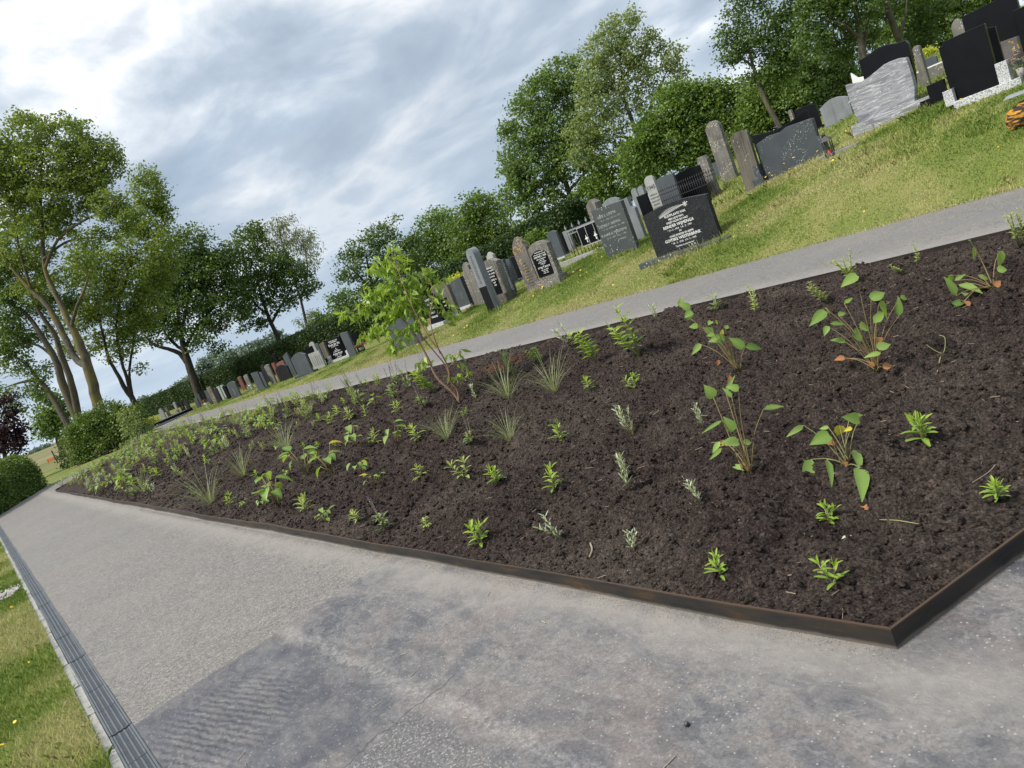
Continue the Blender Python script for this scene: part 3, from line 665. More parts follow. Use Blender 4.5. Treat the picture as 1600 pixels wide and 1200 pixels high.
def hedge(name, label, cat, pts, width, height, mat, dens, lf, seed, round_=.25, z0=None, group=None):
    """a clipped hedge along a line of ground points: a bumpy core with leaves standing out of its surface"""
    r = np.random.default_rng(seed); pts = np.asarray(pts, float)
    seg = np.linalg.norm(np.diff(pts, axis=0), axis=1); cum = np.concatenate([[0], np.cumsum(seg)]); L = cum[-1]
    t = empty(name, (pts[0][0], pts[0][1], 0), 0, label, cat, group)
    n_ = int(dens*L*(height*2+width)); u = r.uniform(0, L, n_); prof = r.uniform(0, 1, n_)
    per_ = 2*height+width; a = prof*per_
    x = np.where(a < height, -width/2, np.where(a > height+width, width/2, a-height-width/2))
    z = np.where(a < height, a, np.where(a > height+width, per_-a, height))
    # the two ends as well
    ne = int(dens*width*height); ue = np.where(r.uniform(0, 1, ne*2) < .5, 0, L); xe = r.uniform(-width/2, width/2, ne*2); ze = r.uniform(0, height, ne*2)
    u = np.concatenate([u, ue]); x = np.concatenate([x, xe]); z = np.concatenate([z, ze])
    kx = np.clip((z/height-(1-round_))/round_, 0, 1)**2; x = x*(1-.28*kx)
    def loc(u, x, z, amp=1.0):
        px = np.interp(u, cum, pts[:, 0]); py = np.interp(u, cum, pts[:, 1])
        i = np.clip(np.searchsorted(cum, u)-1, 0, len(seg)-1); dx = np.diff(pts[:, 0])[i]/seg[i]; dy = np.diff(pts[:, 1])[i]/seg[i]
        bump = amp*(.16*fbm(u*1.2, z*1.5, 3, seed)); b2 = amp*.10*fbm(u*1.1+5, x*1.3, 3, seed+1)
        xs_ = x+np.sign(x)*bump
        gx = px-dy*xs_; gy = py+dx*xs_
        g0 = lawn_z(gx, gy) if z0 is None else z0
        return np.column_stack([gx, gy, g0+z+b2*(z/height)])
    C = loc(u, x, z)+r.normal(0, lf[0]*.45, (len(u), 3))
    tn = np.clip(.5*r.uniform(0, 1, len(u))+.5*np.clip(.5+1.4*fbm(u*1.5, z*2+x, 3, seed+4), 0, 1), 0, 1)
    o_ = np.array([pts[0][0], pts[0][1], 0]); C = C[C[:, 2] > .0] if z0 == 0 else C; tn = tn[:len(C)]
    link('foliage', leaves_mesh('foliage', C-o_, lf[0], lf[1], tn, seed, .1), mat, t)
    nu = max(4, int(L/.35)); prof_ = [(-width/2+.1, 0), (-width/2+.1, height*.72), (-width/2*.72+.06, height-.09), (width/2*.72-.06, height-.09), (width/2-.1, height*.72), (width/2-.1, 0)]
    V = []
    for i in range(nu+1):
        uu = min(max(L*i/nu, .08), L-.08); V.append(loc(np.full(6, uu), np.array([p[0] for p in prof_]), np.array([p[1] for p in prof_]), .8))
    V = np.concatenate(V)-o_; f = [(i*6+a, i*6+a+1, (i+1)*6+a+1, (i+1)*6+a) for i in range(nu) for a in range(5)]
    mm = MB(); mm.add(V, f+[tuple(range(6)), tuple(range(nu*6, nu*6+6))]); mm.build('core', mat, t)
    return t

# ---- left group
tree('ash_tree', 'tall many-stemmed ash with yellow lichen on its thick trunks beyond the bed', 'tree', 50, [
    [(176, 706, 15, 0), (155, 640, 13, 0), (142, 590, 12.5, 0), (128, 545, 11, 0), (110, 508, 8, 0), (92, 470, 6.5, .3), (70, 420, 5, .6), (66, 350, 4, .6), (62, 290, 3, .5)],
    [(136, 572, 8, 0), (118, 560, 8.5, .5), (98, 520, 8, 1), (76, 480, 7, 1.3), (50, 455, 6, 1.6), (20, 420, 4, 1.8), (-6, 380, 3, 2)],
    [(112, 512, 5, 0), (118, 485, 4, -.6), (132, 452, 3.5, -1), (140, 425, 2.5, -1.2)],
    [(70, 420, 4, .6), (90, 375, 3.4, .2), (130, 345, 2.8, -.4), (175, 325, 2.2, -.8), (200, 305, 1.2, -1)],
    [(68, 405, 4, .5), (100, 380, 3, 1), (135, 372, 2.4, 1.2), (190, 372, 1.5, 1.6)],
    [(66, 350, 3, .5), (84, 300, 2.4, .3), (100, 260, 1.5, .1)],
    [(62, 300, 2.6, .5), (66, 250, 2, .5), (75, 215, 1.2, .4)],
    [(50, 455, 4, 1.6), (30, 390, 3, 1.2), (22, 320, 2.4, 1), (20, 260, 1.3, 1)]],
    [(38, 210, 52, 34), (95, 215, 52, 32), (20, 260, 40, 40), (140, 238, 40, 26), (75, 262, 55, 36), (150, 275, 42, 28), (128, 305, 48, 30, 1), (40, 320, 26, 30, 1.5), (165, 318, 30, 20, -1), (95, 350, 38, 22, 2),
     (200, 335, 24, 16, -1), (10, 350, 24, 26, 1.5), (-25, 250, 40, 60), (60, 400, 26, 20, 2), (130, 405, 22, 16, -1), (100, 300, 50, 34), (160, 245, 34, 26), (15, 300, 40, 34), (192, 360, 18, 12), (180, 330, 30, 16), (140, 375, 34, 18), (60, 350, 40, 22), (110, 430, 34, 18, 1.5), (50, 450, 36, 20, 2.5), (20, 395, 30, 18, 2)],
    L_ASH, BK_MOSS, (5.6, 3.0), 10, 8, 1.35, 11, 'tall ash trees at the far end of the bed', .3, 0.0)
tree('ash_tree', 'ash with grey leaning stems, left of the thick lichened trunks', 'tree', 54, [
    [(140, 700, 13, 0), (122, 655, 11, 0), (100, 605, 10, 0), (86, 560, 8, 0), (62, 520, 6, 0), (40, 490, 5, .5), (8, 470, 4, .7), (-20, 455, 2.5, 1)],
    [(122, 652, 9, 0), (112, 600, 8, -.5), (96, 555, 7, -.8), (84, 520, 6, -1), (60, 485, 4, -1.2), (36, 430, 3, -1)],
    [(128, 690, 9, .5), (104, 660, 8, .5), (84, 625, 7, .8), (66, 600, 5, 1), (40, 596, 3.5, 1.4), (0, 608, 2.6, 1.8)],
    [(66, 602, 4, 1), (48, 576, 3.4, 1), (22, 556, 2.6, 1), (-8, 545, 1.6, 1)],
    [(86, 560, 4, 0), (60, 540, 3, .5), (30, 536, 2.4, .8), (0, 538, 1.8, 1)]],
    [(30, 380, 42, 40), (10, 440, 34, 30), (48, 470, 26, 26, 1), (8, 510, 30, 22), (110, 470, 22, 16, 2), (20, 570, 26, 20, 1), (-30, 400, 40, 60), (75, 520, 18, 14, 1.5), (24, 640, 22, 13, 1), (-20, 620, 30, 20, 1), (30, 540, 34, 16, 1.5), (60, 580, 22, 14, 1), (5, 480, 30, 30, .5), (45, 430, 30, 24), (85, 480, 34, 20, 1), (35, 610, 34, 12, 1), (70, 610, 20, 10, 1.5), (15, 530, 40, 22, 1)],
    L_MID, BK_GREY, (5.4, 3.0), 10, 8, 1.25, 12, 'tall ash trees at the far end of the bed', .3, 0.0)
tree('ash_tree', 'low-forked ash with feathery crown between the lichened trunks and the oak', 'tree', 58, [
    [(217, 650, 8, 0), (208, 625, 7, 0), (196, 608, 6, 0), (184, 585, 4.5, 0), (170, 560, 4, 0), (160, 520, 3, 0), (150, 470, 2.4, 0)],
    [(206, 620, 5, 0), (198, 590, 4, -.5), (188, 555, 3.5, -.6), (182, 500, 3, -.5), (196, 440, 2.4, 0), (212, 400, 1.8, 0)],
    [(206, 618, 4.5, 0), (202, 585, 3.6, .5), (206, 550, 2.6, .6), (214, 500, 2, .6)]],
    [(232, 300, 26, 34), (238, 345, 34, 30), (215, 380, 38, 28), (255, 390, 26, 24, -1), (180, 420, 36, 26), (225, 440, 40, 26), (160, 475, 34, 26, 1), (200, 500, 38, 24), (150, 535, 26, 18, 1), (235, 480, 24, 20), (190, 545, 26, 14), (222, 575, 10, 8), (190, 470, 40, 30), (140, 480, 26, 26, 1), (130, 430, 26, 20, 1), (245, 320, 22, 26), (210, 520, 30, 18), (225, 275, 16, 18), (125, 500, 30, 20, 1), (165, 440, 34, 24, .5), (150, 400, 26, 18), (250, 420, 24, 24), (105, 545, 24, 14, 1.5)],
    L_ASH, BK_DARK, (5.0, 2.8), 10, 8, 1.5, 13, 'tall ash trees at the far end of the bed', .3, 0.0)
tree('oak_tree', 'large dark oak with forked trunk rising behind the far hedge', 'tree', 70, [
    [(318, 640, 9, 0), (306, 602, 8.5, 0), (297, 575, 8, 0), (288, 545, 6.5, 0), (280, 510, 4, 0), (276, 460, 3, 0)],
    [(292, 566, 6, 0), (280, 552, 5, 0), (262, 545, 3.8, -.4), (240, 538, 3, -.8), (222, 520, 1.8, -1)],
    [(288, 548, 4, 0), (274, 538, 3.2, .4), (258, 520, 2.4, .4), (250, 490, 1.6, .4)],
    [(288, 545, 4, 0), (305, 515, 3, .4), (325, 490, 2.2, .6), (345, 470, 1.6, .6)],
    [(282, 520, 3.5, 0), (295, 470, 2.6, -.5), (305, 420, 1.8, -.5)]],
    [(290, 385, 44, 34), (330, 425, 44, 38), (255, 430, 44, 36), (345, 480, 36, 34), (295, 470, 48, 34), (240, 480, 42, 30), (372, 460, 20, 26), (320, 520, 36, 20), (262, 515, 40, 20), (215, 510, 28, 16), (340, 545, 14, 10), (296, 430, 44, 34), (352, 400, 20, 22)],
    L_OAK, BK_DARK, (4.2, 3.4), 13, 8, 1.5, 14, 'oaks behind the far hedge', .2, 0.0)
tree('oak_tree', 'second dark oak behind the hedge with a slim straight trunk beside the weeping birch', 'tree', 74, [
    [(452, 566, 5.5, 0), (440, 540, 5, 0), (430, 518, 4.6, 0), (420, 496, 4, 0), (408, 460, 3, 0), (400, 420, 2, 0)],
    [(424, 505, 3, 0), (438, 480, 2.4, .4), (456, 450, 1.6, .6)], [(418, 492, 3, 0), (400, 476, 2.2, -.5), (380, 450, 1.5, -.5)]],
    [(385, 385, 34, 26), (425, 410, 34, 28), (455, 430, 30, 26), (478, 450, 20, 16), (405, 450, 38, 26), (370, 430, 30, 30), (440, 470, 30, 16), (385, 490, 22, 14), (415, 505, 16, 10), (380, 515, 8, 6), (398, 362, 18, 14)],
    L_OAK, BK_DARK, (4.2, 3.4), 13, 8, 1.5, 15, 'oaks behind the far hedge', .2, 0.0)
tree('birch_tree', 'slender weeping birch with thin grey-green hanging twigs above the second oak', 'tree', 84, [
    [(492, 560, 3.5, 0), (482, 520, 3, 0), (470, 470, 2.6, 0), (455, 420, 2.2, 0), (440, 375, 1.5, 0), (432, 340, 1, 0)],
    [(470, 470, 2, 0), (480, 430, 1.6, 0), (478, 390, 1, 0)], [(455, 420, 1.6, 0), (430, 395, 1.2, 0), (415, 372, .8, 0)]],
    [(442, 350, 22, 16), (420, 365, 20, 16), (460, 375, 24, 22), (440, 385, 26, 20), (480, 385, 16, 30), (470, 420, 24, 26), (488, 505, 9, 28), (470, 510, 8, 24), (478, 375, 14, 16)],
    L_WILL, BK_DARK, (6.0, 1.4), 10, 7, .85, 16, None, 1.3, 0.0)
tree('hornbeam_tree', 'dark layered hornbeam standing alone behind the hedge and the young tree', 'tree', 62, [
    [(600, 520, 6, 0), (590, 480, 5, 0), (580, 440, 4, 0), (572, 400, 3, 0)], [(585, 460, 3, 0), (560, 430, 2, 0), (535, 410, 1.4, 0)], [(582, 445, 3, 0), (610, 410, 2, 0), (630, 380, 1.4, 0)]],
    [(595, 362, 34, 16), (575, 385, 44, 17), (620, 385, 40, 18), (548, 402, 26, 11), (560, 420, 44, 15), (610, 415, 50, 20), (535, 432, 16, 8), (650, 372, 14, 10), (585, 445, 44, 16), (640, 430, 34, 24)],
    L_OAK, BK_DARK, (4.6, 2.8), 12, 8, 1.15, 17, None, .1, 0.0)
for i, (lab, dep, lb, mt, sd_) in enumerate([
    ('rounded dull green tree between the weeping birch and the hornbeam', 85, [(540, 500, 34, 30), (510, 520, 24, 22), (570, 480, 34, 30), (530, 470, 20, 16), (500, 500, 14, 14)], L_MID, 31),
    ('full round tree at the left end of the tall wood, behind the young tree', 74, [(690, 350, 36, 28), (660, 385, 34, 24), (720, 380, 44, 34), (690, 410, 44, 24), (645, 410, 28, 20), (740, 420, 40, 20)], L_MID, 32),
    ('dense dark green tree just left of the first tall wood tree, over lichened stones', 68, [(745, 325, 34, 26), (775, 345, 34, 34), (730, 360, 34, 30), (765, 390, 40, 30), (800, 400, 34, 26), (735, 400, 28, 22)], L_HORN, 33)]):
    tree('broadleaf_tree', lab, 'tree', dep, [[(lb[0][0]+30, lb[0][1]+110, 5, 0), (lb[0][0]+10, lb[0][1]+40, 4, 0), (lb[0][0], lb[0][1], 2.5, 0)]], lb, mt, BK_DARK, (4.4, 3.4), 13, 8, 1.6, sd_, 'round trees along the back of the cemetery', .2, 0.0, .5)
# ---- the tall wood in the middle
tree('poplar_tree', 'tall broad tree with pale trunk, the leftmost of the two big ones above the graves', 'tree', 50, [
    [(912, 372, 8, 0), (902, 345, 7, 0), (894, 318, 6.5, 0), (886, 292, 5.5, 0), (872, 250, 4, 0), (862, 200, 3, 0), (850, 150, 2, 0)],
    [(892, 312, 4, 0), (872, 300, 3, -.5), (850, 292, 2, -1)], [(884, 286, 3.6, 0), (850, 262, 2.8, .5), (820, 240, 1.8, .8)],
    [(874, 255, 3, 0), (892, 215, 2.2, .3), (905, 180, 1.4, .3)], [(888, 300, 3, 0), (915, 268, 2.2, -.4), (930, 245, 1.4, -.4)]],
    [(880, 118, 32, 28), (845, 150, 42, 32), (905, 145, 36, 30), (820, 200, 36, 36), (865, 205, 50, 38), (805, 255, 28, 34), (840, 270, 44, 32), (890, 250, 44, 34), (808, 300, 26, 26), (850, 320, 40, 24), (915, 205, 30, 30), (875, 345, 24, 14), (930, 290, 26, 26)],
    L_MID, BK_MOSS, (5.0, 3.6), 12, 8, 1.6, 21, 'tall trees above the graves', .25, .5)
tree('poplar_tree', 'tallest airy tree with light crown and pale limbs showing, right of its broad neighbour', 'tree', 46, [
    [(1040, 305, 9, 0), (1022, 272, 8, 0), (1012, 250, 7, 0), (1000, 225, 6, 0), (990, 195, 4.5, 0), (978, 160, 3.6, 0), (972, 115, 2.8, 0), (966, 75, 1.8, 0)],
    [(1008, 244, 5, 0), (992, 224, 4, -.4), (975, 214, 3, -.7), (955, 216, 2, -1)], [(994, 205, 3.6, 0), (1015, 170, 2.8, .3), (1030, 140, 2, .4), (1042, 110, 1.4, .4)],
    [(980, 165, 3, 0), (955, 135, 2.2, -.2), (935, 115, 1.5, -.3)], [(974, 120, 2.4, 0), (1000, 90, 1.8, .3), (1020, 70, 1.1, .3)], [(1026, 280, 5, .6), (1014, 262, 4, .8), (1000, 250, 3, 1.2)]],
    [(970, 42, 34, 24), (940, 75, 36, 26), (990, 75, 34, 26), (925, 115, 38, 28), (970, 115, 40, 28), (1050, 90, 26, 22), (1058, 115, 20, 14), (1020, 70, 20, 16), (935, 160, 40, 28), (985, 160, 34, 22), (915, 200, 34, 26), (950, 205, 36, 22), (1010, 120, 22, 20), (915, 240, 30, 22), (1030, 150, 16, 14)],
    L_PALE, BK_MOSS, (5.0, 3.2), 11, 8, 1.3, 22, 'tall trees above the graves', .25, .8)
wood = [('beech_tree', 'bright layered beech of the dense belt behind the tall upright stones', 40, [(1010, 215, 40, 26), (1060, 165, 46, 34), (1100, 190, 50, 40), (1050, 220, 56, 40), (1120, 150, 40, 24), (1080, 250, 50, 24), (1010, 262, 44, 26), (1140, 215, 40, 40), (1150, 250, 34, 20), (1085, 145, 30, 22), (1030, 185, 40, 28), (1000, 240, 34, 26), (1110, 235, 50, 34), (1140, 170, 34, 30), (1045, 145, 24, 16), (1160, 140, 26, 20)], L_HORN, 41),
        ('beech_tree', 'dark beech of the belt left of the iron grave fence', 46, [(960, 255, 44, 30), (930, 300, 34, 30), (985, 290, 44, 26), (955, 320, 34, 18), (905, 330, 24, 20)], L_HORN, 42),
        ('beech_tree', 'beech filling the gap under the slim dark tree, over the slate monument', 38, [(1190, 150, 44, 36), (1180, 195, 46, 30), (1230, 170, 40, 34), (1215, 130, 34, 20), (1240, 200, 30, 16), (1210, 160, 50, 36), (1250, 150, 34, 30), (1170, 220, 34, 24)], L_HORN, 43),
        ('beech_tree', 'shaded beech at the upper right behind the marble monument', 36, [(1290, 100, 40, 34), (1270, 140, 44, 34), (1310, 140, 40, 30), (1330, 110, 36, 34), (1285, 170, 34, 14), (1250, 110, 34, 26)], L_MID, 44),
        ('beech_tree', 'low dark beech filling the gap left of the fleur-de-lis railing', 52, [(800, 415, 40, 18), (850, 390, 44, 24), (900, 365, 34, 24), (760, 430, 30, 14), (870, 365, 34, 24), (830, 370, 40, 30)], L_HORN, 48),
        ('beech_tree', 'dark tree in the top right corner behind the large black stones', 34, [(1450, 20, 60, 40), (1400, 70, 50, 50), (1460, 60, 44, 40), (1520, 10, 50, 30), (1370, 120, 40, 30), (1560, -10, 50, 24), (1440, 95, 30, 20)], L_HORN, 45)]
for nm, lab, dep, lb, mt, sd_ in wood:
    b = lb[0]; lo = max(lb, key=lambda q: q[1])
    tree(nm, lab, 'tree', dep, [[(lo[0]+22, lo[1]+55, 5, 0), (lo[0]+6, lo[1]+12, 4.4, 0), (b[0], b[1], 3, 0)]], lb, mt, BK_GREY, (5.4, 3.6), 13, 9, 1.6, sd_, 'beech belt behind the graves', .1, .9, .6)
tree('maple_tree', 'slim dark tree with a single leaning trunk above the beech belt', 'tree', 33, [
    [(1225, 210, 5.5, 0), (1200, 165, 5, 0), (1188, 135, 4.4, 0), (1176, 100, 3.4, 0), (1168, 60, 2.4, 0), (1160, 30, 1.5, 0)],
    [(1186, 130, 3, 0), (1205, 95, 2, .2), (1220, 70, 1.3, .2)], [(1178, 105, 2.6, 0), (1150, 85, 1.8, -.2), (1130, 75, 1.2, -.2)]],
    [(1165, 15, 38, 26), (1205, 40, 38, 28), (1140, 60, 28, 20), (1175, 70, 44, 26), (1220, 80, 36, 24), (1145, 88, 24, 12), (1200, 105, 44, 18), (1235, 30, 24, 24), (1170, -20, 40, 24), (1240, 75, 34, 30), (1215, 115, 40, 18), (1245, -5, 30, 30)],
    L_OAK, BK_GREY, (5.4, 3.4), 11, 9, 1.3, 46, None, .2, 1.2)
tree('maple_tree', 'large dark tree with twin trunks behind the marble monument', 'tree', 27, [
    [(1375, 175, 8, 0), (1358, 120, 7.5, 0), (1346, 75, 6.5, 0), (1340, 30, 5.5, 0), (1330, -20, 4, 0), (1320, -60, 3, 0)],
    [(1362, 140, 5, .2), (1350, 100, 4, .4), (1352, 60, 3.6, .6), (1362, 10, 2.6, .6)],
    [(1440, 130, 8, .6), (1412, 75, 7.5, .5), (1396, 40, 7, .4), (1386, 10, 6.5, .3), (1376, -30, 5, .2)],
    [(1404, 62, 4, .4), (1414, 30, 3, .2), (1418, -10, 2.4, 0)],
    [(1344, 60, 3.6, 0), (1320, 40, 2.6, -.4), (1290, 30, 1.6, -.5)]],
    [(1280, 20, 44, 28), (1330, 15, 46, 30), (1265, 60, 34, 22), (1310, 75, 34, 26, 1), (1300, -15, 60, 26), (1400, -5, 60, 28, 1.5), (1455, 10, 40, 30, 2), (1400, 110, 30, 24, 2), (1350, 50, 30, 30, 2), (1430, 60, 36, 30, 3)],
    L_OAK, BK_GREY, (6.0, 4.0), 12, 9, 1.35, 47, None, .2, 1.6)
for lab, dep, lb, mt, sd_ in [
    ('light green shrub behind the left gothic stone with orange lichen', 34, [(842, 372, 24, 14), (862, 365, 20, 12), (828, 382, 16, 10)], L_HORN, 51),
    ('bright shrub between marble monument and square black stone', 22, [(1452, 88, 14, 12), (1444, 104, 14, 12), (1462, 100, 12, 10)], L_YG, 52),
    ('low clipped green shrub over the dark stones left of the spotted pair', 33, [(715, 438, 18, 7), (700, 446, 14, 6), (735, 428, 14, 6)], L_YG, 53)]:
    tree('garden_shrub', lab, 'shrub', dep, [], lb, mt, BK_DARK, (4.6, 3.2), 14, 6, 1.8, sd_, None, .1)
# ---- distance
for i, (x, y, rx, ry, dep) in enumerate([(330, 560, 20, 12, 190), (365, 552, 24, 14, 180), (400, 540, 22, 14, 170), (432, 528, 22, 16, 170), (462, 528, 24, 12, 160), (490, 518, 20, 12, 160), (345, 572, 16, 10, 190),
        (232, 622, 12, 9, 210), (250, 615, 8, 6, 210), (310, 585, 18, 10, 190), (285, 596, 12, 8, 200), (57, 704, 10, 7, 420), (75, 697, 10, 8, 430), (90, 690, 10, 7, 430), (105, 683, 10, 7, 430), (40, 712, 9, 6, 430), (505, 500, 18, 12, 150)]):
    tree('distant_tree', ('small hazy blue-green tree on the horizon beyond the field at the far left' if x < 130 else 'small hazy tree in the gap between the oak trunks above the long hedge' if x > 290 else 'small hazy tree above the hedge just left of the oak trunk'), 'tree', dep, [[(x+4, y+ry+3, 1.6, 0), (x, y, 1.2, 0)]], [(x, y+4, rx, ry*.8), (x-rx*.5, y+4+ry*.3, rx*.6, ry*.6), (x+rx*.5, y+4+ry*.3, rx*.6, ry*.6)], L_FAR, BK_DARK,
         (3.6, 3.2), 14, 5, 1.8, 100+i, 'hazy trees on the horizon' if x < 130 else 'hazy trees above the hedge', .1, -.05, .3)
tree('lime_tree', 'dense green tree seen between the leaning ash stems and the copper tree', 'tree', 75, [
    [(100, 720, 6, 0), (92, 690, 5, 0), (84, 650, 4, 0), (78, 625, 2, 0)]],
    [(70, 622, 18, 12), (85, 640, 26, 18), (72, 655, 24, 16), (95, 660, 20, 16), (62, 675, 14, 9), (88, 678, 18, 9)], L_MID, BK_DARK, (4.4, 3.6), 13, 7, 1.3, 61, None, .2, 0.0)
tree('copper_tree', 'dark purple copper-leaved tree at the left edge above the clipped hedge', 'tree', 40, [
    [(14, 735, 5, 0), (6, 705, 4, 0), (0, 680, 3, 0), (-10, 640, 2, 0)], [(2, 690, 2.6, 0), (16, 665, 1.8, 0)]],
    [(5, 625, 24, 9), (-5, 655, 24, 16), (22, 668, 20, 16), (8, 685, 26, 18), (30, 688, 14, 10), (18, 645, 14, 8), (-10, 700, 24, 16), (22, 702, 14, 8)], L_PUR, BK_DARK, (5.0, 4.0), 12, 8, 1.1, 62, None, .2, 0.0)
tree('yew_bush', 'large rounded clipped evergreen bush at the far end of the bed', 'bush', 39, [],
    [(172, 664, 44, 32), (204, 664, 28, 28), (132, 686, 32, 32), (175, 692, 50, 30), (140, 708, 32, 22), (198, 694, 30, 24), (150, 668, 38, 30)], L_YEW, BK_DARK, (4.0, 2.0), 20, 6.5, 2.1, 63, None, .1, 0.0)
tree('flowering_shrub', 'loose pale twiggy shrub with yellowish leaves leaning on the right of the round clipped bush', 'shrub', 36, [
    [(222, 712, 1.6, 0), (210, 690, 1.2, 0), (198, 660, .8, 0)], [(222, 712, 1.4, 0), (222, 685, 1, 0), (226, 660, .7, 0)]],
    [(205, 665, 18, 18), (222, 672, 18, 16), (210, 690, 20, 14), (195, 648, 12, 12)], L_PALE, BK_DARK, (3.6, 2.6), 9, 6, 1.0, 64, None, .1, 0.0)
tree('golden_shrub', 'small round golden-green shrub beside the pale carved stones', 'shrub', 50, [], [(237, 660, 10, 8), (230, 664, 8, 6), (243, 664, 7, 5)], L_YG, BK_DARK, (3.2, 2.2), 14, 4, 2.2, 65, None, .1, 0.0)
tree('low_shrub', 'dark untidy low shrub in front of the field, left foot of the clipped bush', 'shrub', 41, [], [(118, 724, 18, 9), (105, 726, 10, 7), (135, 726, 16, 8), (97, 715, 5, 3)], L_OAK, BK_DARK, (3.8, 2.6), 12, 5, 1.6, 66, None, .1, 0.0)
hedge('clipped_hedge', 'dark clipped hedge at the left edge where the path narrows', 'hedge', [(-38.0, .9), (-34.2, -.55), (-30.2, -1.9), (-26, -4.4)], 3.0, 1.62, L_YEW, 700, (.11, .055), 71, .4, 0)
hedge('long_hedge', 'long straight dark hedge behind the left rows of graves', 'hedge', [(-24, 24.5), (-40, 22.5), (-60, 21), (-84, 20), (-108, 20), (-150, 22)], 1.4, 2.15, L_HDG, 420, (.16, .09), 72, .18)
FENCE = plain('grey_fence_wood', (.12, .11, .09), .8)
t = empty('field_fence', (-62, 6.5, 0), 0, 'low wooden post and wire fence before the field beyond the path', 'fence')
m = MB(); m.box((0, 0, .5), (.1, .1, 1.1)); m.box((-3, -.5, .5), (.1, .1, 1.1)); m.box((-6, -1, .5), (.1, .1, 1.1)); m.build('post', FENCE, t)
m = MB(); m.box((-3, -.5, .8), (6.2, .04, .07), math.atan2(1, 6)); m.box((-3, -.5, .45), (6.2, .04, .07), math.atan2(1, 6)); m.build('rail', FENCE, t)
p = hit(82, 722, lambda x, y: 0.0)
t = empty('barrier_fence', p, 0.9, 'orange plastic barrier panel in the field beyond the path', 'barrier')
sc_ = dep_of(p)/F
m = MB()
for q in (-6, 6): m.box((q*sc_, 0, 3.5*sc_), (.8*sc_, .8*sc_, 7*sc_))
m.build('post', PLAST, t); m = MB(); m.box((0, 0, 4.5*sc_), (13*sc_, .25*sc_, 4.6*sc_)); m.build('panel', PLAST, t)
# ================================================================== graves
def frame_at(px, py, yaw=0.0, Y=None):
    if Y is None: p = hit(px, py, lawn_z)
    else:
        r_ = ray(px, py); p = CAM+r_*(Y/r_[1])
    th_ = R(yaw); return p, np.array([math.cos(th_), math.sin(th_), 0]), np.array([math.sin(th_), -math.cos(th_), 0])
def to_local(pts, p, ex, nrm):
    out = []
    for a, b in pts:
        r_ = ray(a, b); t = ((p-CAM)@nrm)/(r_@nrm); q = CAM+r_*t; out.append(((q-p)@ex, q[2]-p[2]))
    return out
def top_profile(w, hl, hr, style, zb=-.15):
    """upright outline of width w; heights of the two shoulders; style of the head"""
    x0, x1 = -w/2, w/2; h = (hl+hr)/2; pr = [(x0, zb), (x1, zb)]
    def arc(fn, n_=14): return [(x1-(x1-x0)*i/n_, fn(i/n_)) for i in range(n_+1)]
    if style == 'flat': pr += [(x1, hr), (x0, hl)]
    elif style == 'arch': pr += arc(lambda t: h+(w*.16)*math.sin(math.pi*t))
    elif style == 'round': pr += [(w/2*math.cos(a), h+w/2*math.sin(a)) for a in [math.pi*i/14 for i in range(15)]]
    elif style == 'wave': pr += arc(lambda t: hr+(hl-hr)*(t*t*(3-2*t)))
    elif style == 'bow': pr += arc(lambda t: hr+(hl-hr)*t+w*.05*math.sin(math.pi*t))
    elif style == 'sag': pr += arc(lambda t: hr+(hl-hr)*t-w*.08*math.sin(math.pi*t))
    elif style == 'gothic': pr += [(x1, h), (x1*.72, h+w*.28), (x1*.35, h+w*.47), (0, h+w*.6), (x0*.35, h+w*.47), (x0*.72, h+w*.28), (x0, h)]
    elif style == 'peak': pr += [(x1, h), (0, h+w*.35), (x0, h)]
    elif style == 'shoulder': pr += [(x1, h*.86), (x1*.62, h*.88), (x1*.62, h*.98), (x1*.3, h*1.04), (0, h*1.07), (x0*.3, h*1.04), (x0*.62, h*.98), (x0*.62, h*.88), (x0, h*.86)]
    elif style == 'step': pr += [(x1, h*.72), (x1*.55, h*.78), (x1*.5, h), (x0, h)]
    elif style == 'cap': pr += [(x1, h*.9), (x1*.55, h), (x0*.55, h), (x0, h*.9)]
    return pr
def text_mesh(lines, w_face, yf):
    """lines: (text, letter height, z[, x]) centred on the face; returns one flat mesh standing 3 mm proud of the face"""
    bm = bmesh.new()
    for ln in lines:
        tx, hh, z = ln[:3]; xc = ln[3] if len(ln) > 3 else 0.0
        cu = bpy.data.curves.new('line', 'FONT'); cu.body = tx; cu.size = hh/.7; cu.align_x = 'CENTER'; cu.resolution_u = 2; cu.offset = hh*.02
        o = bpy.data.objects.new('line', cu); me = bpy.data.meshes.new_from_object(o)
        if len(me.vertices):
            xsn = [v.co.x for v in me.vertices]; ww = max(xsn)-min(xsn); f = min(1.0, w_face/ww)
            for v in me.vertices: v.co = Vector((v.co.x*f+xc, yf, v.co.y+z))
            bm.from_mesh(me)
        bpy.data.objects.remove(o); bpy.data.curves.remove(cu); bpy.data.meshes.remove(me)
    me = bpy.data.meshes.new('inscription'); bm.to_mesh(me); bm.free(); return me
GN = {}
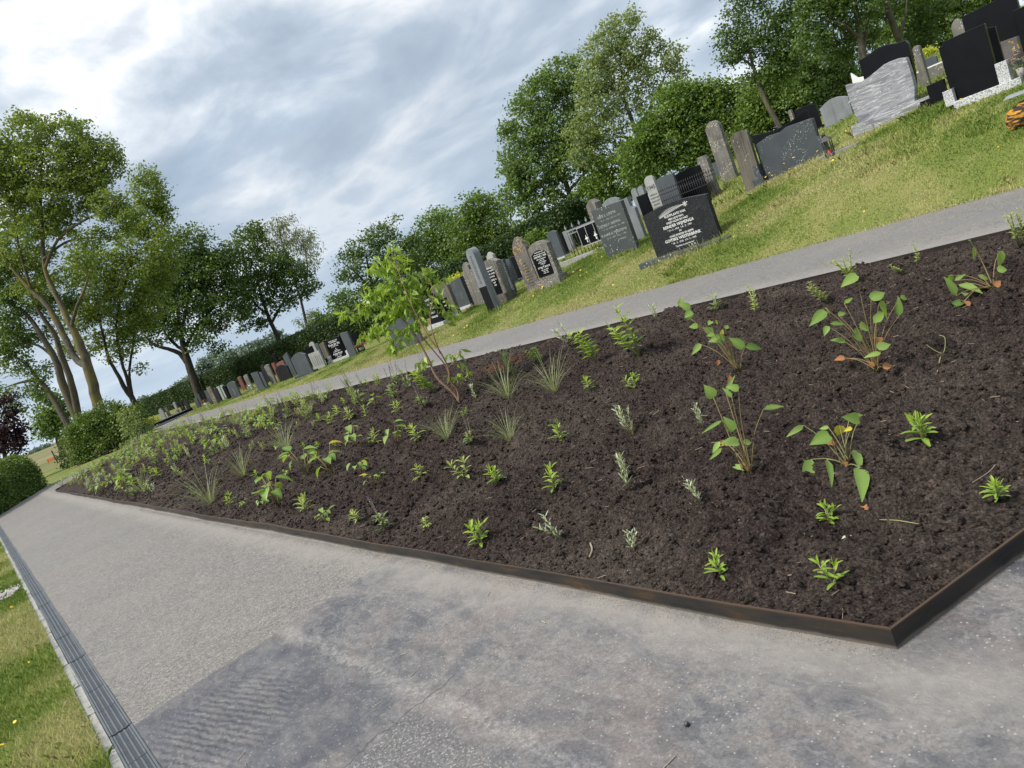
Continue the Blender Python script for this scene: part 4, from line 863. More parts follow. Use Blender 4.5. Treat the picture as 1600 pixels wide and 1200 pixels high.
def grave(cor, style, mat, label, yaw=0.0, th=.09, Y=None, lean=0.0, base=None, lines=None, lmat=WHITE, panel=None, name='gravestone', group=None, wmul=1.0, grow=0.0):
    """cor: picture corners bottom-left, top-left, top-right, bottom-right of the face"""
    BL, TL, TR, BR = cor
    p, ex, nr = frame_at((BL[0]+BR[0])/2, (BL[1]+BR[1])/2, yaw, Y)
    L = to_local(cor, p, ex, nr)
    w_ = abs((L[3][0]-L[0][0])+(L[2][0]-L[1][0]))/2*wmul; hl = L[1][1]-(L[0][1]+L[3][1])/2; hr = L[2][1]-(L[0][1]+L[3][1])/2
    if Y is not None:
        gz = float(lawn_z(p[0], p[1])); dz = max(0.0, p[2]-gz); p = np.array([p[0], p[1], min(p[2], gz+0.0) if p[2] > gz else p[2]])
        hl += dz; hr += dz
        if p[2] < gz-.02: p[2] = gz-.02
    bh = base[1] if base else 0.0
    t = empty(name, p, R(yaw), label, 'gravestone', group)
    m = MB(); pr = top_profile(w_, hl, hr, style, bh+.001 if bh else -.15); m.prism(pr, -th/2, th/2)
    sl_ = m.build('headstone', mat, t, bevel=.006)
    if lean: sl_.rotation_euler = (0, R(lean), 0)
    if base:
        bw, bh_, bd, bm_ = base
        m = MB(); m.box((0, 0, bh_/2-.08), (w_+bw, bd, bh_+.16)); m.build('plinth', bm_, t, bevel=.006)
    if panel:
        px_, pz0, pw, ph, pst, pm = panel
        m = MB(); pp = [(x+px_, z+pz0) for x, z in top_profile(pw, ph, ph, pst, 0.0)]; m.prism(pp, -th/2-.012, -th/2+.004); m.build('panel', pm, t)
    if lines:
        me = text_mesh([(l[0], l[1]*hl, l[2]*hl, (l[3]*w_ if len(l) > 3 else 0.0)) for l in lines], (panel[2] if panel else w_)*.86, -th/2-(.0155 if panel else .003))
        link('inscription', me, lmat, t)
    t['w'] = float(w_); t['h'] = float(hl)
    return t, p, w_, hl, hr
def part(t, m, name, mat, bevel=0.0): return m.build(name, mat, t, bevel=bevel)
def c6(x, y): return (1250+x*.21875, y*.21875)
def c5(x, y): return (1000+x*.25, 150+y*.25)
def cU(x, y): return (900+x*.1167, 270+y*.1167)
def cD(x, y): return (780+x*.1125, 340+y*.1125)
def cS(x, y): return (640+x*.1125, 400+y*.1125)
def cL(x, y): return (400+x*.15, 510+y*.15)
def cF(x, y): return (230+x*.125, 570+y*.125)
def cR(x, y): return (1420+x*.1125, x*0+y*.1125)
def fake(nn, z0, z1, hh=.03, seed=0, ln=14):
    r_ = random.Random(seed); out = []
    for i in range(nn):
        z = z1+(z0-z1)*i/max(1, nn-1); out.append((''.join(r_.choice('IIIlOEIHNA') for _ in range(int(ln*r_.uniform(.6, 1)))), hh, z))
    return out

# --- the stone by the path with the palm leaf
t, p, w_, hl, hr = grave([cU(1100, 1165), (1003, 339), (1102, 304), (1125, 368)], 'bow', G_DARK, 'low wide black speckled stone with white palm leaf and white lettering, nearest the path', 0, .10)
hh = (hl+hr)/2; W_ = w_*.98
T = [('RUSTPLAATS VAN', .052, .80), ('MIJN LIEVE MAN,', .042, .725), ('ONZE VADER EN PAKE', .042, .655), ('REINDER WIJMENGA', .066, .56), ('\u00b0 19 - 2 - 1914   \u2020 4 - 3 - 1991', .040, .485), ('EN', .036, .42),
     ('ONZE MOEDER EN BEPPE', .042, .345), ('GOITSKE WESTERBRINK', .066, .255), ('\u00b0 30 - 3 - 1918   \u2020 9 - 3 - 1993', .040, .18), ('"De Heer is mijn Herder"', .036, .10), ('Ps. 23', .036, .045, .12)]
link('inscription', text_mesh([(a[0], a[1]*hh, a[2]*hh, -.02+(a[3]*w_ if len(a) > 3 else 0)) for a in T], w_*.60, -.0535), WHITE, t)
m = MB(); lw = w_*.40; 
def leafpt(s_): return (-w_*.24+lw*s_, hh*(.855+.10*s_+.03*math.sin(math.pi*s_)))
for i in range(22):
    s0 = i/22; x, z = leafpt(s0); ln_ = hh*.062*(.35+math.sin(math.pi*min(1, s0*.9+.12)))
    for sg in (-1, 1):
        a0 = math.radians(200 if sg > 0 else -20)+0; dx_, dz_ = -math.cos(R(38))*ln_*1.0, sg*math.sin(R(48))*ln_
        q = .0055; m.add([(x, -.0535, z), (x+dx_*.5+q, -.0535, z+dz_*.5), (x+dx_, -.0535, z+dz_), (x+dx_*.5-q, -.0535, z+dz_*.5-sg*.003)], [(0, 1, 2, 3)] if sg < 0 else [(3, 2, 1, 0)])
for i in range(10):
    x0_, z0_ = leafpt(i/10); x1_, z1_ = leafpt((i+1)/10); m.add([(x0_, -.0537, z0_-.003), (x1_, -.0537, z1_-.003), (x1_, -.0537, z1_+.003), (x0_, -.0537, z0_+.003)], [(0, 1, 2, 3)])
xs_, zs_ = leafpt(1.04)
for i in range(7):
    a = R(20+i*360/7); l_ = hh*(.085 if i in (0,) else .058); ca, sa = math.cos(a), math.sin(a)
    m.add([(xs_-sa*.004, -.0536, zs_+ca*.004), (xs_+sa*.004, -.0536, zs_-ca*.004), (xs_+ca*l_+sa*.007, -.0536, zs_+sa*l_-ca*.007), (xs_+ca*l_-sa*.007, -.0536, zs_+sa*l_+ca*.007)], [(0, 1, 2, 3)])
part(t, m, 'palm_leaf', WHITE)
m = MB(); m.box((0, -.12, -.05), (w_*1.42, .34, .12)); part(t, m, 'plinth', G_SLATE2, .008)
# --- slate with three faint names
ut = [('LIEPE S. UTSMA', .052, .80, -.06), ('\u00b0 4 - 9 - 1900  \u2020 30 - 4 - 1977', .032, .725, .02), ('SJTSKE P. NIEMKA', .048, .62, -.04), ('\u00b0 17 - 8 - 1907  \u2020 18 - 10 - 1990', .032, .55, .02), ('PLAANE B. MEERTEMA', .048, .44, -.02), ('\u00b0 5 - 5 - 1907   \u2020 8 - 1 - 1991', .032, .37, .02), ('OMTINKEN', .028, .29, .16)]
grave([cU(460, 1160), cU(215, 508), cU(625, 362), cU(840, 1020)], 'flat', G_SLATE2, 'upright greenish slate slab with three faint grey names, left of the palm leaf stone', 0, .13, lines=ut, lmat=GREYL)
grave([cU(700, 850), cU(640, 330), cU(790, 300), cU(950, 800)], 'step', G_BLUE, 'rough grey stepped stone partly hidden behind the right edge of the greenish slate slab', 0, .12, Y=15.6)
grave([cU(235, 600), cU(178, 420), cU(305, 390), cU(350, 560)], 'peak', G_OLD, 'pointed weathered pillar stone poking up behind the left corner of the greenish slate slab', 0, .3, Y=18)
grave([cU(400, 600), cU(370, 420), cU(600, 345), cU(640, 480)], 'arch', G_BLUE, 'grey arched stone top showing above the greenish slate slab', 0, .1, Y=19)
grave([cU(880, 500), cU(792, 330), cU(925, 278), cU(1005, 450)], 'flat', G_BLACK, 'small square black stone left of the pale stone dated 1945', 0, .08, Y=17.5)
grave([cU(770, 340), cU(748, 262), cU(825, 250), cU(850, 330)], 'round', G_BLUE, 'small grey round-topped stone peeping out left of the square black one', 0, .08, Y=22)
grave([cU(860, 330), cU(842, 232), cU(912, 215), cU(940, 300)], 'round', G_BLUE, 'small grey arched stone with white scroll behind the square black one', 0, .08, Y=21)
grave([cU(1075, 560), cU(905, 160), cU(1020, 110), cU(1180, 440)], 'round', G_PALE, 'tall narrow pale round-headed stone dated 1945 above the palm leaf stone', 0, .09, Y=15.5,
      lines=[('1945', .075, .86)]+fake(11, .1, .74, .028, 3, 13), lmat=PALEL)
grave([c5(152, 670), c5(90, 535), c5(222, 475), c5(250, 635)], 'bow', G_GREY, 'dark grey bow-topped stone right of the pale stone dated 1945', 0, .09, Y=17)
grave([c5(245, 640), c5(190, 515), c5(368, 432), c5(415, 580)], 'bow', G_BLACK, 'wide polished black bow-topped stone behind the low iron railing', 0, .09, Y=17.5)
grave([c5(412, 535), c5(345, 395), c5(408, 366), c5(462, 508)], 'cap', G_OLD, 'narrow grey pillar stone rising above the low iron railing', 0, .16, Y=18)
grave([c5(470, 510), c5(440, 425), c5(492, 405), c5(516, 495)], 'flat', G_GREY, 'small dark stone between the narrow grey pillar and the tallest stone', 0, .08, Y=20.5)
grave([c5(508, 515), c5(430, 215), c5(505, 200), c5(608, 465)], 'round', G_OLD, 'tallest narrow round-topped stone covered in pale lichen', 0, .16, Y=19.5)
grave([c5(652, 545), c5(537, 275), c5(640, 238), c5(742, 440)], 'arch', G_BROWN, 'brown streaked arched stone leaning beside the slate monument', 0, .1, Y=15.8, lean=1.0)
# --- slate monument with side posts
grave([c5(790, 520), c5(685, 290), c5(1030, 128), c5(1120, 380)], 'sag', G_BLACK, 'black slab just showing behind the top edge of the wide slate monument', 0, .08, Y=17.2)
t, p, w_, hl, hr = grave([c5(800, 522), c5(697, 310), c5(1056, 142), c5(1150, 395)], 'flat', G_SLATE, 'wide plain slate monument with raised right shoulder, side posts and yellow flowers at its foot', 0, .12)
for c_ in list(t.children): bpy.data.objects.remove(c_)
m = MB(); x0, x1 = -w_/2, w_/2; mid = (hl+hr)/2
m.prism([(x0, -.2), (x1, -.2), (x1, hr*.98), (x1-.12, hr*1.0), (x0+w_*.58, mid*1.06), (x0+w_*.45, mid*1.0), (x0+w_*.25, hl*1.06), (x0, hl*.97)], -.07, .05); part(t, m, 'headstone', G_SLATE, .007)
for s_, h_ in ((-1, .42), (1, .5)):
    m = MB(); m.box((s_*(w_/2+.09), -.12, h_/2-.08), (.16, .2, h_+.16), taper=.86); m.box((s_*(w_/2+.09), -.12, .02), (.28, .3, .2)); part(t, m, 'side_post', G_SLATE, .006)
# lantern
pl, ex, nr = frame_at(*c5(1195, 380), 0); sc_ = dep_of(pl)/F
t = empty('grave_lantern', pl, R(12), 'small black glass lantern with pointed roof at the right of the slate monument', 'lantern')
lw_, lh_ = .15, .33
m = MB()
for a in (-1, 1):
    for b in (-1, 1): m.box((a*lw_/2, b*lw_/2, lh_/2), (.012, .012, lh_))
    for q in (-1, 1):
        m.tube([(a*lw_/2, -lw_/2*q, .02), (a*lw_/2, lw_/2*q, lh_-.02)], .004, 4); m.tube([(-lw_/2*q, a*lw_/2, .02), (lw_/2*q, a*lw_/2, lh_-.02)], .004, 4)
m.box((0, 0, .012), (lw_+.02, lw_+.02, .024)); part(t, m, 'frame', IRON)
m = MB(); m.box((0, 0, lh_+.05), (lw_+.05, lw_+.05, .10), taper=.15); m.tube([(0, 0, lh_+.09), (0, 0, lh_+.15)], .012, 6); part(t, m, 'roof', IRON)
m = MB(); m.tube([(0, 0, .02), (0, 0, .13)], .03, 10); part(t, m, 'candle', F_RED)
# flat bits of stone right of the lantern
t = empty('stone_slab', frame_at(*c5(1260, 345), 0)[0], 0, 'flat grey slab set in the grass right of the lantern', 'slab')
m = MB(); m.box((0, 0, .01), (.8, .35, .08)); part(t, m, 'slab', G_BLUE, .01)
# --- far right back stones
grave([c6(0, 905), c6(-50, 800), c6(95, 745), c6(148, 870)], 'bow', G_BLACK, 'black curved stone with stepped kerb behind the slate monument', 0, .09, Y=21, base=(.5, .12, .5, G_BLACK))
grave([c6(-45, 905), c6(-110, 820), c6(-88, 800), c6(-25, 900)], 'round', G_OLD, 'small grey round-topped stone left of the black curved one with kerb', 0, .1, Y=22)
grave([c6(185, 890), c6(115, 785), c6(325, 705), c6(392, 850)], 'arch', G_BLUE, 'wide streaked grey stone left of the marble monument', 0, .12, Y=20)
# --- marble monument
p, ex, nr = frame_at(*c6(640, 850), 0)
t = empty('grave_monument', p, 0, 'large flaring grey veined marble slab with black curved slab behind it on a long plinth', 'gravestone')
mar = to_local([c6(*q) for q in [(435, 885), (372, 730), (335, 605), (400, 592), (450, 580), (505, 545), (560, 500), (610, 458), (655, 435), (710, 415), (770, 408), (795, 480), (815, 550), (832, 625), (830, 735), (812, 765), (770, 792), (640, 850), (512, 890)]], p, ex, nr)
mar = [(x, z) for x, z in mar]; m = MB(); m.prism(mar[::-1], -.09, .05); part(t, m, 'marble_slab', G_MARBLE, .012)
p2 = p-nr*.18
blk = to_local([c6(*q) for q in [(500, 800), (470, 580), (428, 430), (480, 400), (525, 368), (560, 342), (605, 322), (650, 313), (700, 305), (755, 287), (778, 308), (800, 400), (825, 520), (834, 640), (830, 740)]], p2, ex, nr)
m = MB(); m.prism([(x, z) for x, z in blk][::-1], .12, .24); part(t, m, 'black_slab', G_BLACK, .01)
bs = to_local([c6(440, 990), c6(1000, 770)], p, ex, nr)
m = MB(); m.box(((bs[0][0]+bs[1][0])/2+.03, -.12, -.0), (bs[1][0]-bs[0][0]+.1, .3, .3)); part(t, m, 'plinth', G_MARBLE, .01)
p3, ex, nr = frame_at(*c6(395, 600), 0, 17.5); p3 = p3.copy(); zt = p3[2]; p3[2] = float(lawn_z(p3[0], p3[1]))
t = empty('bird_sculpture', p3, 0, 'white pointed bird-like marble sculpture behind the left edge of the marble slab', 'sculpture')
hz_ = zt-p3[2]; m = MB(); m.tube([(0, 0, 0), (0, 0, hz_-.05)], .05, 8)
part(t, m, 'post', G_WHITE)
m = MB(); m.prism([(-.28, hz_-.36), (-.05, hz_-.12), (-.02, hz_+.26), (.1, hz_+.1), (.3, hz_+.06), (.16, hz_-.08), (.1, hz_-.28), (-.06, hz_-.22)], -.03, .03); part(t, m, 'wings', G_WHITE, .01)
# --- stones between marble and the black square
grave([c6(870, 545), c6(780, 360), c6(850, 360), c6(905, 520)], 'round', G_OLD, 'tall mossy round-topped stone right behind the black slab of the marble monument', 0, .12, Y=18)
grave([c6(905, 505), c6(870, 425), c6(965, 400), c6(990, 460)], 'cap', G_GREY, 'small plain grey stone with clipped corners below the bright shrub', 0, .08, Y=20)
pk = hit(*c6(945, 560), lawn_z); t = empty('kerb_tomb', pk, 0, 'low grey tomb kerb with white top edge between the marble and the square black stone', 'tomb')
m = MB(); m.box((0, .3, .08), (.95, .7, .3)); part(t, m, 'kerb', G_OLD, .01); m = MB(); m.box((0, -.03, .25), (.98, .05, .03)); part(t, m, 'rim', G_WHITE)
grave([c6(935, 735), c6(930, 605), c6(1040, 555), c6(1065, 680)], 'flat', G_BLACK, 'low black slab on black plinth left of the square black stone', 0, .1, Y=15.8, base=(.25, .14, .4, G_BLACK))
# --- square black stone on speckled plinth
t, p, w_, hl, hr = grave([c6(1115, 665), c6(1000, 310), c6(1300, 175), c6(1418, 545)], 'flat', G_BLACK, 'big square black stone on a speckled light granite plinth with flower niche', 0, .1, Y=14.6)
m = MB(); m.box((-.11, .12, hl*.47), (w_*1.0, .08, hl*.96)); part(t, m, 'back_slab', G_BLACK, .006)
m = MB(); m.box((.15, -.02, -.05), (w_*1.55, .36, .32)); part(t, m, 'plinth', G_LIGHT, .008)
for a_ in [((-w_/2-.08, -.04, .20), (.15, .22, .26)), ((w_/2+.10, -.03, .26), (.17, .2, .36)), ((w_/2+.52, -.03, .28), (.13, .2, .40))]:
    m = MB(); m.box(*a_); part(t, m, 'block', G_LIGHT, .006)
def bouquet(pos, r0, h0, cols, label, seed, name='flower_bouquet', pot=None):
    t = empty(name, pos, 0, label, 'flowers'); r_ = random.Random(seed)
    if pot: m = MB(); m.tube([(0, 0, 0), (0, 0, h0*.45)], [r0*.35, r0*.45], 10); part(t, m, 'pot', pot)
    m = MB()
    for i in range(26):
        a, q = r_.uniform(0, 6.28), r_.uniform(.2, 1); b = Vector((math.cos(a)*q*r0, math.sin(a)*q*r0, h0*r_.uniform(.35, .9)))
        d = Vector((math.cos(a), math.sin(a), .4)); s_ = Vector((-math.sin(a), math.cos(a), 0))*r0*.12; L_ = r0*.5
        m.add([b, b+d*L_*.5+s_, b+d*L_, b+d*L_*.5-s_], [(0, 1, 2, 3)])
    for i in range(6):
        a = r_.uniform(0, 6.28); m.tube([(0, 0, 0), (math.cos(a)*r0*.5, math.sin(a)*r0*.5, h0*.8)], r0*.03, 4)
    part(t, m, 'leaves', leafplain)
    ms_ = {}
    for i in range(30):
        a, q = r_.uniform(0, 6.28), r_.uniform(0, 1)**.6; c_ = cols[r_.randrange(len(cols))]; m = ms_.setdefault(c_.name, (c_, MB()))[1]
        cx, cy, cz = math.cos(a)*q*r0, math.sin(a)*q*r0*.8, h0*(.75+.35*(1-q)+r_.uniform(-.15, .15)); s_ = r0*r_.uniform(.14, .24)
        for k_ in range(6):
            b = k_*math.pi/3+a; m.add([(cx, cy, cz), (cx+math.cos(b-.5)*s_, cy+math.sin(b-.5)*s_, cz+s_*.35), (cx+math.cos(b)*s_*1.25, cy+math.sin(b)*s_*1.25, cz+s_*.2), (cx+math.cos(b+.5)*s_, cy+math.sin(b+.5)*s_, cz+s_*.35)], [(0, 1, 2, 3)])
    for c_, m in ms_.values(): part(t, m, 'petals', c_)
    return t
k = newmat('leafy_stems'); leafplain = finish(k, (.07, .14, .03), .6, .3)
q = p+ex*(w_/2+.31)+np.array([0, 0, .08]); bouquet(q-nr*-.02, .15, .36, [F_RED, F_WHT, F_WHT], 'red and white bouquet in the niche right of the square black stone', 3, pot=G_CONC)
grave([c6(1200, 260), c6(1143, 125), c6(1540, -70), c6(1590, 190)], 'wave', G_BLACK, 'very large black curved stone behind the square black one, cut by the top edge', 0, .1, Y=17.0)
grave([c6(1400, 440), c6(1315, 205), c6(1410, 183), c6(1440, 400)], 'flat', G_BLACK, 'narrow black stone with pale rim between the square and the very large black stones', 0, .06, Y=15.4)
grave([c6(1110, 250), c6(1072, 215), c6(1165, 150), c6(1180, 240)], 'gothic', G_OLD, 'grey gothic lichened stone left of the very large black stone', 0, .12, Y=18.5)
grave([c6(1450, 430), c6(1432, 300), c6(1560, 255), c6(1600, 360)], 'flat', G_ORANGE, 'dark stone block spotted with orange and white lichen behind the bouquet', 0, .3, Y=16.0)
grave([c6(1610, 390), c6(1520, 80), c6(1720, -10), c6(1790, 300)], 'flat', G_BLACK, 'black slab cut by the right edge of the picture above the bouquet', 0, .1, Y=15.2)
# rock with orange lichen by the right edge
pr_, ex, nr = frame_at(*c6(1570, 890), 0)
k = newmat('orange_streaked_rock'); co = objco(k)
c = k.mix(k.ramp(k.noise(k.mapping(co, rot=(0, R(30), 0), scale=(1, 1, 5)), 5, 5, .6), [(.46, 0.0), (.54, 1.0)]), (.035, .03, .025), (.50, .24, .03)); ROCK = finish(k, c, .9, .2, k.noise(co, 9, 6, .7), .8, .03)
m = MB(); rr = random.Random(4)
bm = bmesh.new(); bmesh.ops.create_icosphere(bm, subdivisions=3, radius=.26)
for v in bm.verts:
    nz = .05*float(fbm(v.co.x*9+3, v.co.z*14+v.co.y*7, 3, 8)); v.co += v.co.normalized()*nz; v.co.z *= .8
me = bpy.data.meshes.new('rock'); bm.to_mesh(me); bm.free()
tag(link('lichen_rock', me, ROCK, None, pr_+np.array([.12, 0, .1])), 'rough rock with orange lichen streaks in the grass at the right edge', 'rock')
t = empty('stone_slab', pr_+np.array([.08, -.06, .42]), R(10), 'pale blue-grey slab lying across the orange lichen rock', 'slab')
m = MB(); m.box((.08, 0, 0), (.5, .26, .045), taper=.8); part(t, m, 'slab', G_BLUE, .01)
# --- iron railing right, behind the palm leaf stone
def railing(a, b, h_, n_, label, spear=True, y=None):
    pa = frame_at(*a, 0, y)[0]; pb = frame_at(*b, 0, y)[0]
    d = pb-pa; L = float(np.linalg.norm(d[:2])); t = empty('iron_railing', pa, math.atan2(d[1], d[0]), label, 'railing'); sl_ = d[2]/L
    m = MB()
    for z in (.12, h_-.08): m.add([(0, -.012, z), (L, -.012, z+d[2]), (L, .012, z+d[2]), (0, .012, z), (0, -.012, z+.02), (L, -.012, z+d[2]+.02), (L, .012, z+d[2]+.02), (0, .012, z+.02)], [(0, 1, 5, 4), (2, 3, 7, 6), (4, 5, 6, 7), (0, 3, 2, 1)])
    part(t, m, 'rail', IRON)
    for i in range(n_):
        x = L*i/(n_-1); z = sl_*x; m = MB(); m.tube([(x, 0, z-.1), (x, 0, z+h_)], .0055, 5)
        if spear: m.tube([(x, 0, z+h_), (x, 0, z+h_+.03), (x, 0, z+h_+.09)], [.006, .014, .001], 5)
        part(t, m, 'bar', IRON)
    return t
railing(c5(150, 690), c5(490, 560), .36, 26, 'low black iron railing with spear points behind the palm leaf stone', True, 15.2)
# --- fence grave with fleur-de-lis
a = frame_at(*cD(1085, 590), 0)[0]
t = empty('grave_railing', a, R(4), 'old iron grave railing with silver fleur-de-lis and black panel on a concrete kerb', 'railing')
sc_ = dep_of(a)/F; L_ = 2.15; hF = 1.0
m = MB(); m.box((L_/2, 0, hF-.03), (L_, .03, .05)); m.box((L_/2, 0, .12), (L_, .02, .03)); m.box((L_/2, 0, hF-.14), (L_, .02, .03)); part(t, m, 'rail', SILVER)
for i in range(15):
    x = L_*i/14; m = MB(); m.tube([(x, 0, 0), (x, 0, hF)], .011, 5); part(t, m, 'bar', IRON)
for i in range(8):
    x = L_*i/7; m = MB(); m.tube([(x, 0, hF), (x, 0, hF+.05), (x, 0, hF+.10), (x, 0, hF+.19)], [.014, .03, .022, .002], 6); m.tube([(x-.045, 0, hF+.09), (x, 0, hF+.055), (x+.045, 0, hF+.09)], .011, 5); part(t, m, 'finial', SILVER)
m = MB(); m.box((L_*.47, -.05, .64), (1.05, .05, .62)); part(t, m, 'panel', G_BLACK)
m = MB()
for q in (-.5, -.17, .17, .5): m.box((L_*.47+q*1.02, -.085, .64), (.02, .015, .6))
for q in (-1, 1): m.box((L_*.47, -.085, .64+q*.3), (1.05, .015, .03))
part(t, m, 'panel_frame', GREYL)
for q in (-.24, .14):
    m = MB(); m.prism([(q+L_*.47-.018, .42), (q+L_*.47+.018, .42), (q+L_*.47+.012, .52), (q+L_*.47+.075, .54), (q+L_*.47+.02, .58), (q+L_*.47, .67), (q+L_*.47-.02, .58), (q+L_*.47-.075, .54), (q+L_*.47-.012, .52)], -.1, -.082); part(t, m, 'ornament', WHITE)
m = MB(); m.box((L_*.5-.3, -.25, .02), (L_+1.3, .22, .2)); part(t, m, 'kerb', G_CONC, .01)
grave([cD(1290, 300), cD(1200, 130), cD(1330, 60), cD(1400, 230)], 'arch', G_PALE, 'pale grey old stone standing inside the fleur-de-lis railing', 0, .1, Y=21)
# --- double stone
grave([cD(430, 1040), cD(225, 440), cD(425, 400), cD(610, 970)], 'gothic', G_ORANGE, 'gothic pointed stone with orange lichen on its tip and an arched name panel', 0, .14, grow=0, lines=fake(9, .12, .62, .03, 8, 12), lmat=PALEL, wmul=.95)
t, p, w_, hl, hr = grave([cD(612, 980), cD(465, 410), cD(715, 345), cD(905, 880)], 'arch', G_OLD, 'grey arched stone with black lettered panel directly right of the gothic lichen stone', 0, .17,
      base=(.12, .22, .34, G_OLD), panel=(-.03, .30, .62, .62, 'arch', G_BLACK), lines=[('RUSTPLAATS VAN', .026, .83), ('ONZE LIEVE MAN EN VADER', .024, .78), ('HARMINE S. VISER', .040, .72), ('GEB. TE OUDEHORNE', .024, .665), ('12 OKT. 1890', .024, .625), ('OVERL. TE HORNE', .024, .585), ('10 MEI 1968', .024, .545), ('EN', .02, .51), ('PYTSJE T. BOSCH', .040, .455), ('GEB. TE HORNE', .024, .40), ('3 MRT. 1894', .024, .36), ('OVERL. 1981', .024, .32)])
grave([cD(775, 450), cD(585, 290), cD(755, 190), cD(850, 415)], 'arch', G_GREY, 'dark grey round-shouldered stone behind the pair with orange lichen', 0, .1, Y=19, base=(.3, .1, .4, G_LIGHT))
grave([cD(850, 385), cD(802, 250), cD(880, 215), cD(915, 340)], 'flat', G_BLACK, 'small black stone right of the dark grey round-shouldered one', 0, .08, Y=20)
grave([cD(915, 350), cD(870, 225), cD(985, 190), cD(1010, 300)], 'arch', G_BLUE, 'grey stone at the left end of the fleur-de-lis railing', 0, .1, Y=20.5)
grave([cD(185, 695), cD(130, 555), cD(225, 532), cD(272, 655)], 'flat', G_BLACK, 'small square black stone on pale base, left behind the orange lichen pair', 0, .08, Y=18, base=(.2, .08, .3, G_LIGHT))
grave([cD(130, 730), cD(45, 600), cD(125, 575), cD(195, 710)], 'flat', G_GREY, 'plain grey stone left of the small black one on pale base', 0, .09, Y=17.6, base=(.5, .08, .5, G_SLATE))
grave([cD(300, 650), cD(215, 500), cD(255, 470), cD(335, 640)], 'flat', G_OLD, 'narrow dark stone hidden at the left flank of the gothic lichen stone', 0, .1, Y=15.5)
# --- two inscribed stones left of the pair
t, p, w_, hl, hr = grave([cS(1143, 755), cS(852, -10), cS(968, -30), cS(1240, 745)], 'round', G_BLUE, 'tall narrow pillar stone with pale lettering above and black lower half', -8, .22, lines=fake(17, .5, .97, .017, 5, 9), lmat=PALEL)
m = MB(); m.prism(top_profile(w_*.96, hl*.44, hl*.44, 'flat', .01), -.122, -.105); part(t, m, 'black_panel', G_BLACK)
grave([cS(1205, 670), cS(1020, 110), cS(1220, 90), cS(1450, 590)], 'arch', G_OLD, 'rough grey arched stone with black panel and worn white letters, touching the narrow pillar stone', 0, .2,
      base=(.1, .25, .36, G_BROWN), panel=(-.06, .28, .5, .72, 'arch', G_BLACK), lines=[('RUSTPLAATS', .036, .84), ('VAN ONZE', .036, .77), ('LIEVE VADER', .036, .70), ('EN PAKE', .036, .63), ('SJOERD D.', .04, .55), ('1887', .036, .48), ('1959', .036, .42)])
grave([cS(1340, 380), cS(1200, 70), cS(1290, 50), cS(1420, 330)], 'flat', G_SLATE, 'dark slab half hidden right of the rough arched stone with worn letters', 0, .1, Y=14.6)
grave([cS(1120, 90), cS(1060, 30), cS(1150, -30), cS(1190, 60)], 'peak', G_PALE, 'pale pointed stone top seen between the narrow pillar and the arched stone', 0, .12, Y=17)
grave([cS(835, 495), cS(708, 140), cS(825, 130), cS(1000, 430)], 'shoulder', G_OLD, 'broad grey stone spotted white with lichen left of the narrow pillar stone', 0, .13, Y=15.0)
grave([cS(800, 500), cS(690, 295), cS(745, 268), cS(840, 480)], 'flat', G_BLACK, 'narrow black stone left beside the white spotted stone', 0, .09, Y=16)
grave([cS(625, 610), cS(515, 390), cS(695, 290), cS(800, 520)], 'flat', G_SLATE, 'plain slate stone on a light granite base seen through the young tree', 0, .1, Y=16, base=(.2, .12, .3, G_LIGHT))
grave([cS(485, 945), cS(350, 470), cS(530, 390), cS(735, 830)], 'arch', G_BROWN, 'brown stone with black panel standing right behind the crown of the young tree', 0, .14, panel=(0, .3, .5, .5, 'flat', G_BLACK), lines=fake(4, .45, .8, .04, 12, 9), lmat=WHITE)
grave([cS(235, 755), cS(160, 585), cS(310, 520), cS(400, 690)], 'flat', G_BLACK, 'black stone with white text on light base behind the young tree stems', 0, .09, Y=13.6, base=(.3, .14, .34, G_LIGHT), lines=fake(5, .3, .85, .06, 14, 12))
grave([(622, 548), (600, 508), (640, 490), (662, 535)], 'flat', G_GREY, 'plain dark grey stone low behind the left branches of the young tree', 15, .09)
# --- left rows
t, p, w_, hl, hr = grave([cL(825, 372), cL(728, 165), cL(890, 92), cL(958, 325)], 'bow', G_BLACK, 'shiny black stone with white script lettering on a white granite plinth, in the left row', 20, .09,
      base=(.55, .14, .34, G_LIGHT), lines=[('RUSTPLAATS VAN', .05, .93), ('ONZE DIERBARE', .045, .87), ('Durk Jan Vis', .10, .74), ('27-8-1939  5-4-2006', .04, .67), ('en', .05, .57), ('IN LIEFDE', .04, .49), ('MAMMA EN BEPPE', .04, .43), ('Aukje Boon', .09, .31), ('6-6-1941  3-2-2017', .04, .25), ('OMTINKEN', .04, .17)])
for a_ in [((-w_/2-.12, 0, .24), (.2, .2, .22)), ((w_/2+.14, 0, .24), (.22, .2, .24))]:
    m = MB(); m.box(*a_); part(t, m, 'block', G_LIGHT, .006)
for s_ in (-1, 1):
    m = MB(); m.tube([(s_*(w_/2+.34), -.1, -.05), (s_*(w_/2+.34), -.1, .34)], [.09, .075], 4); part(t, m, 'vase', G_BLACK)
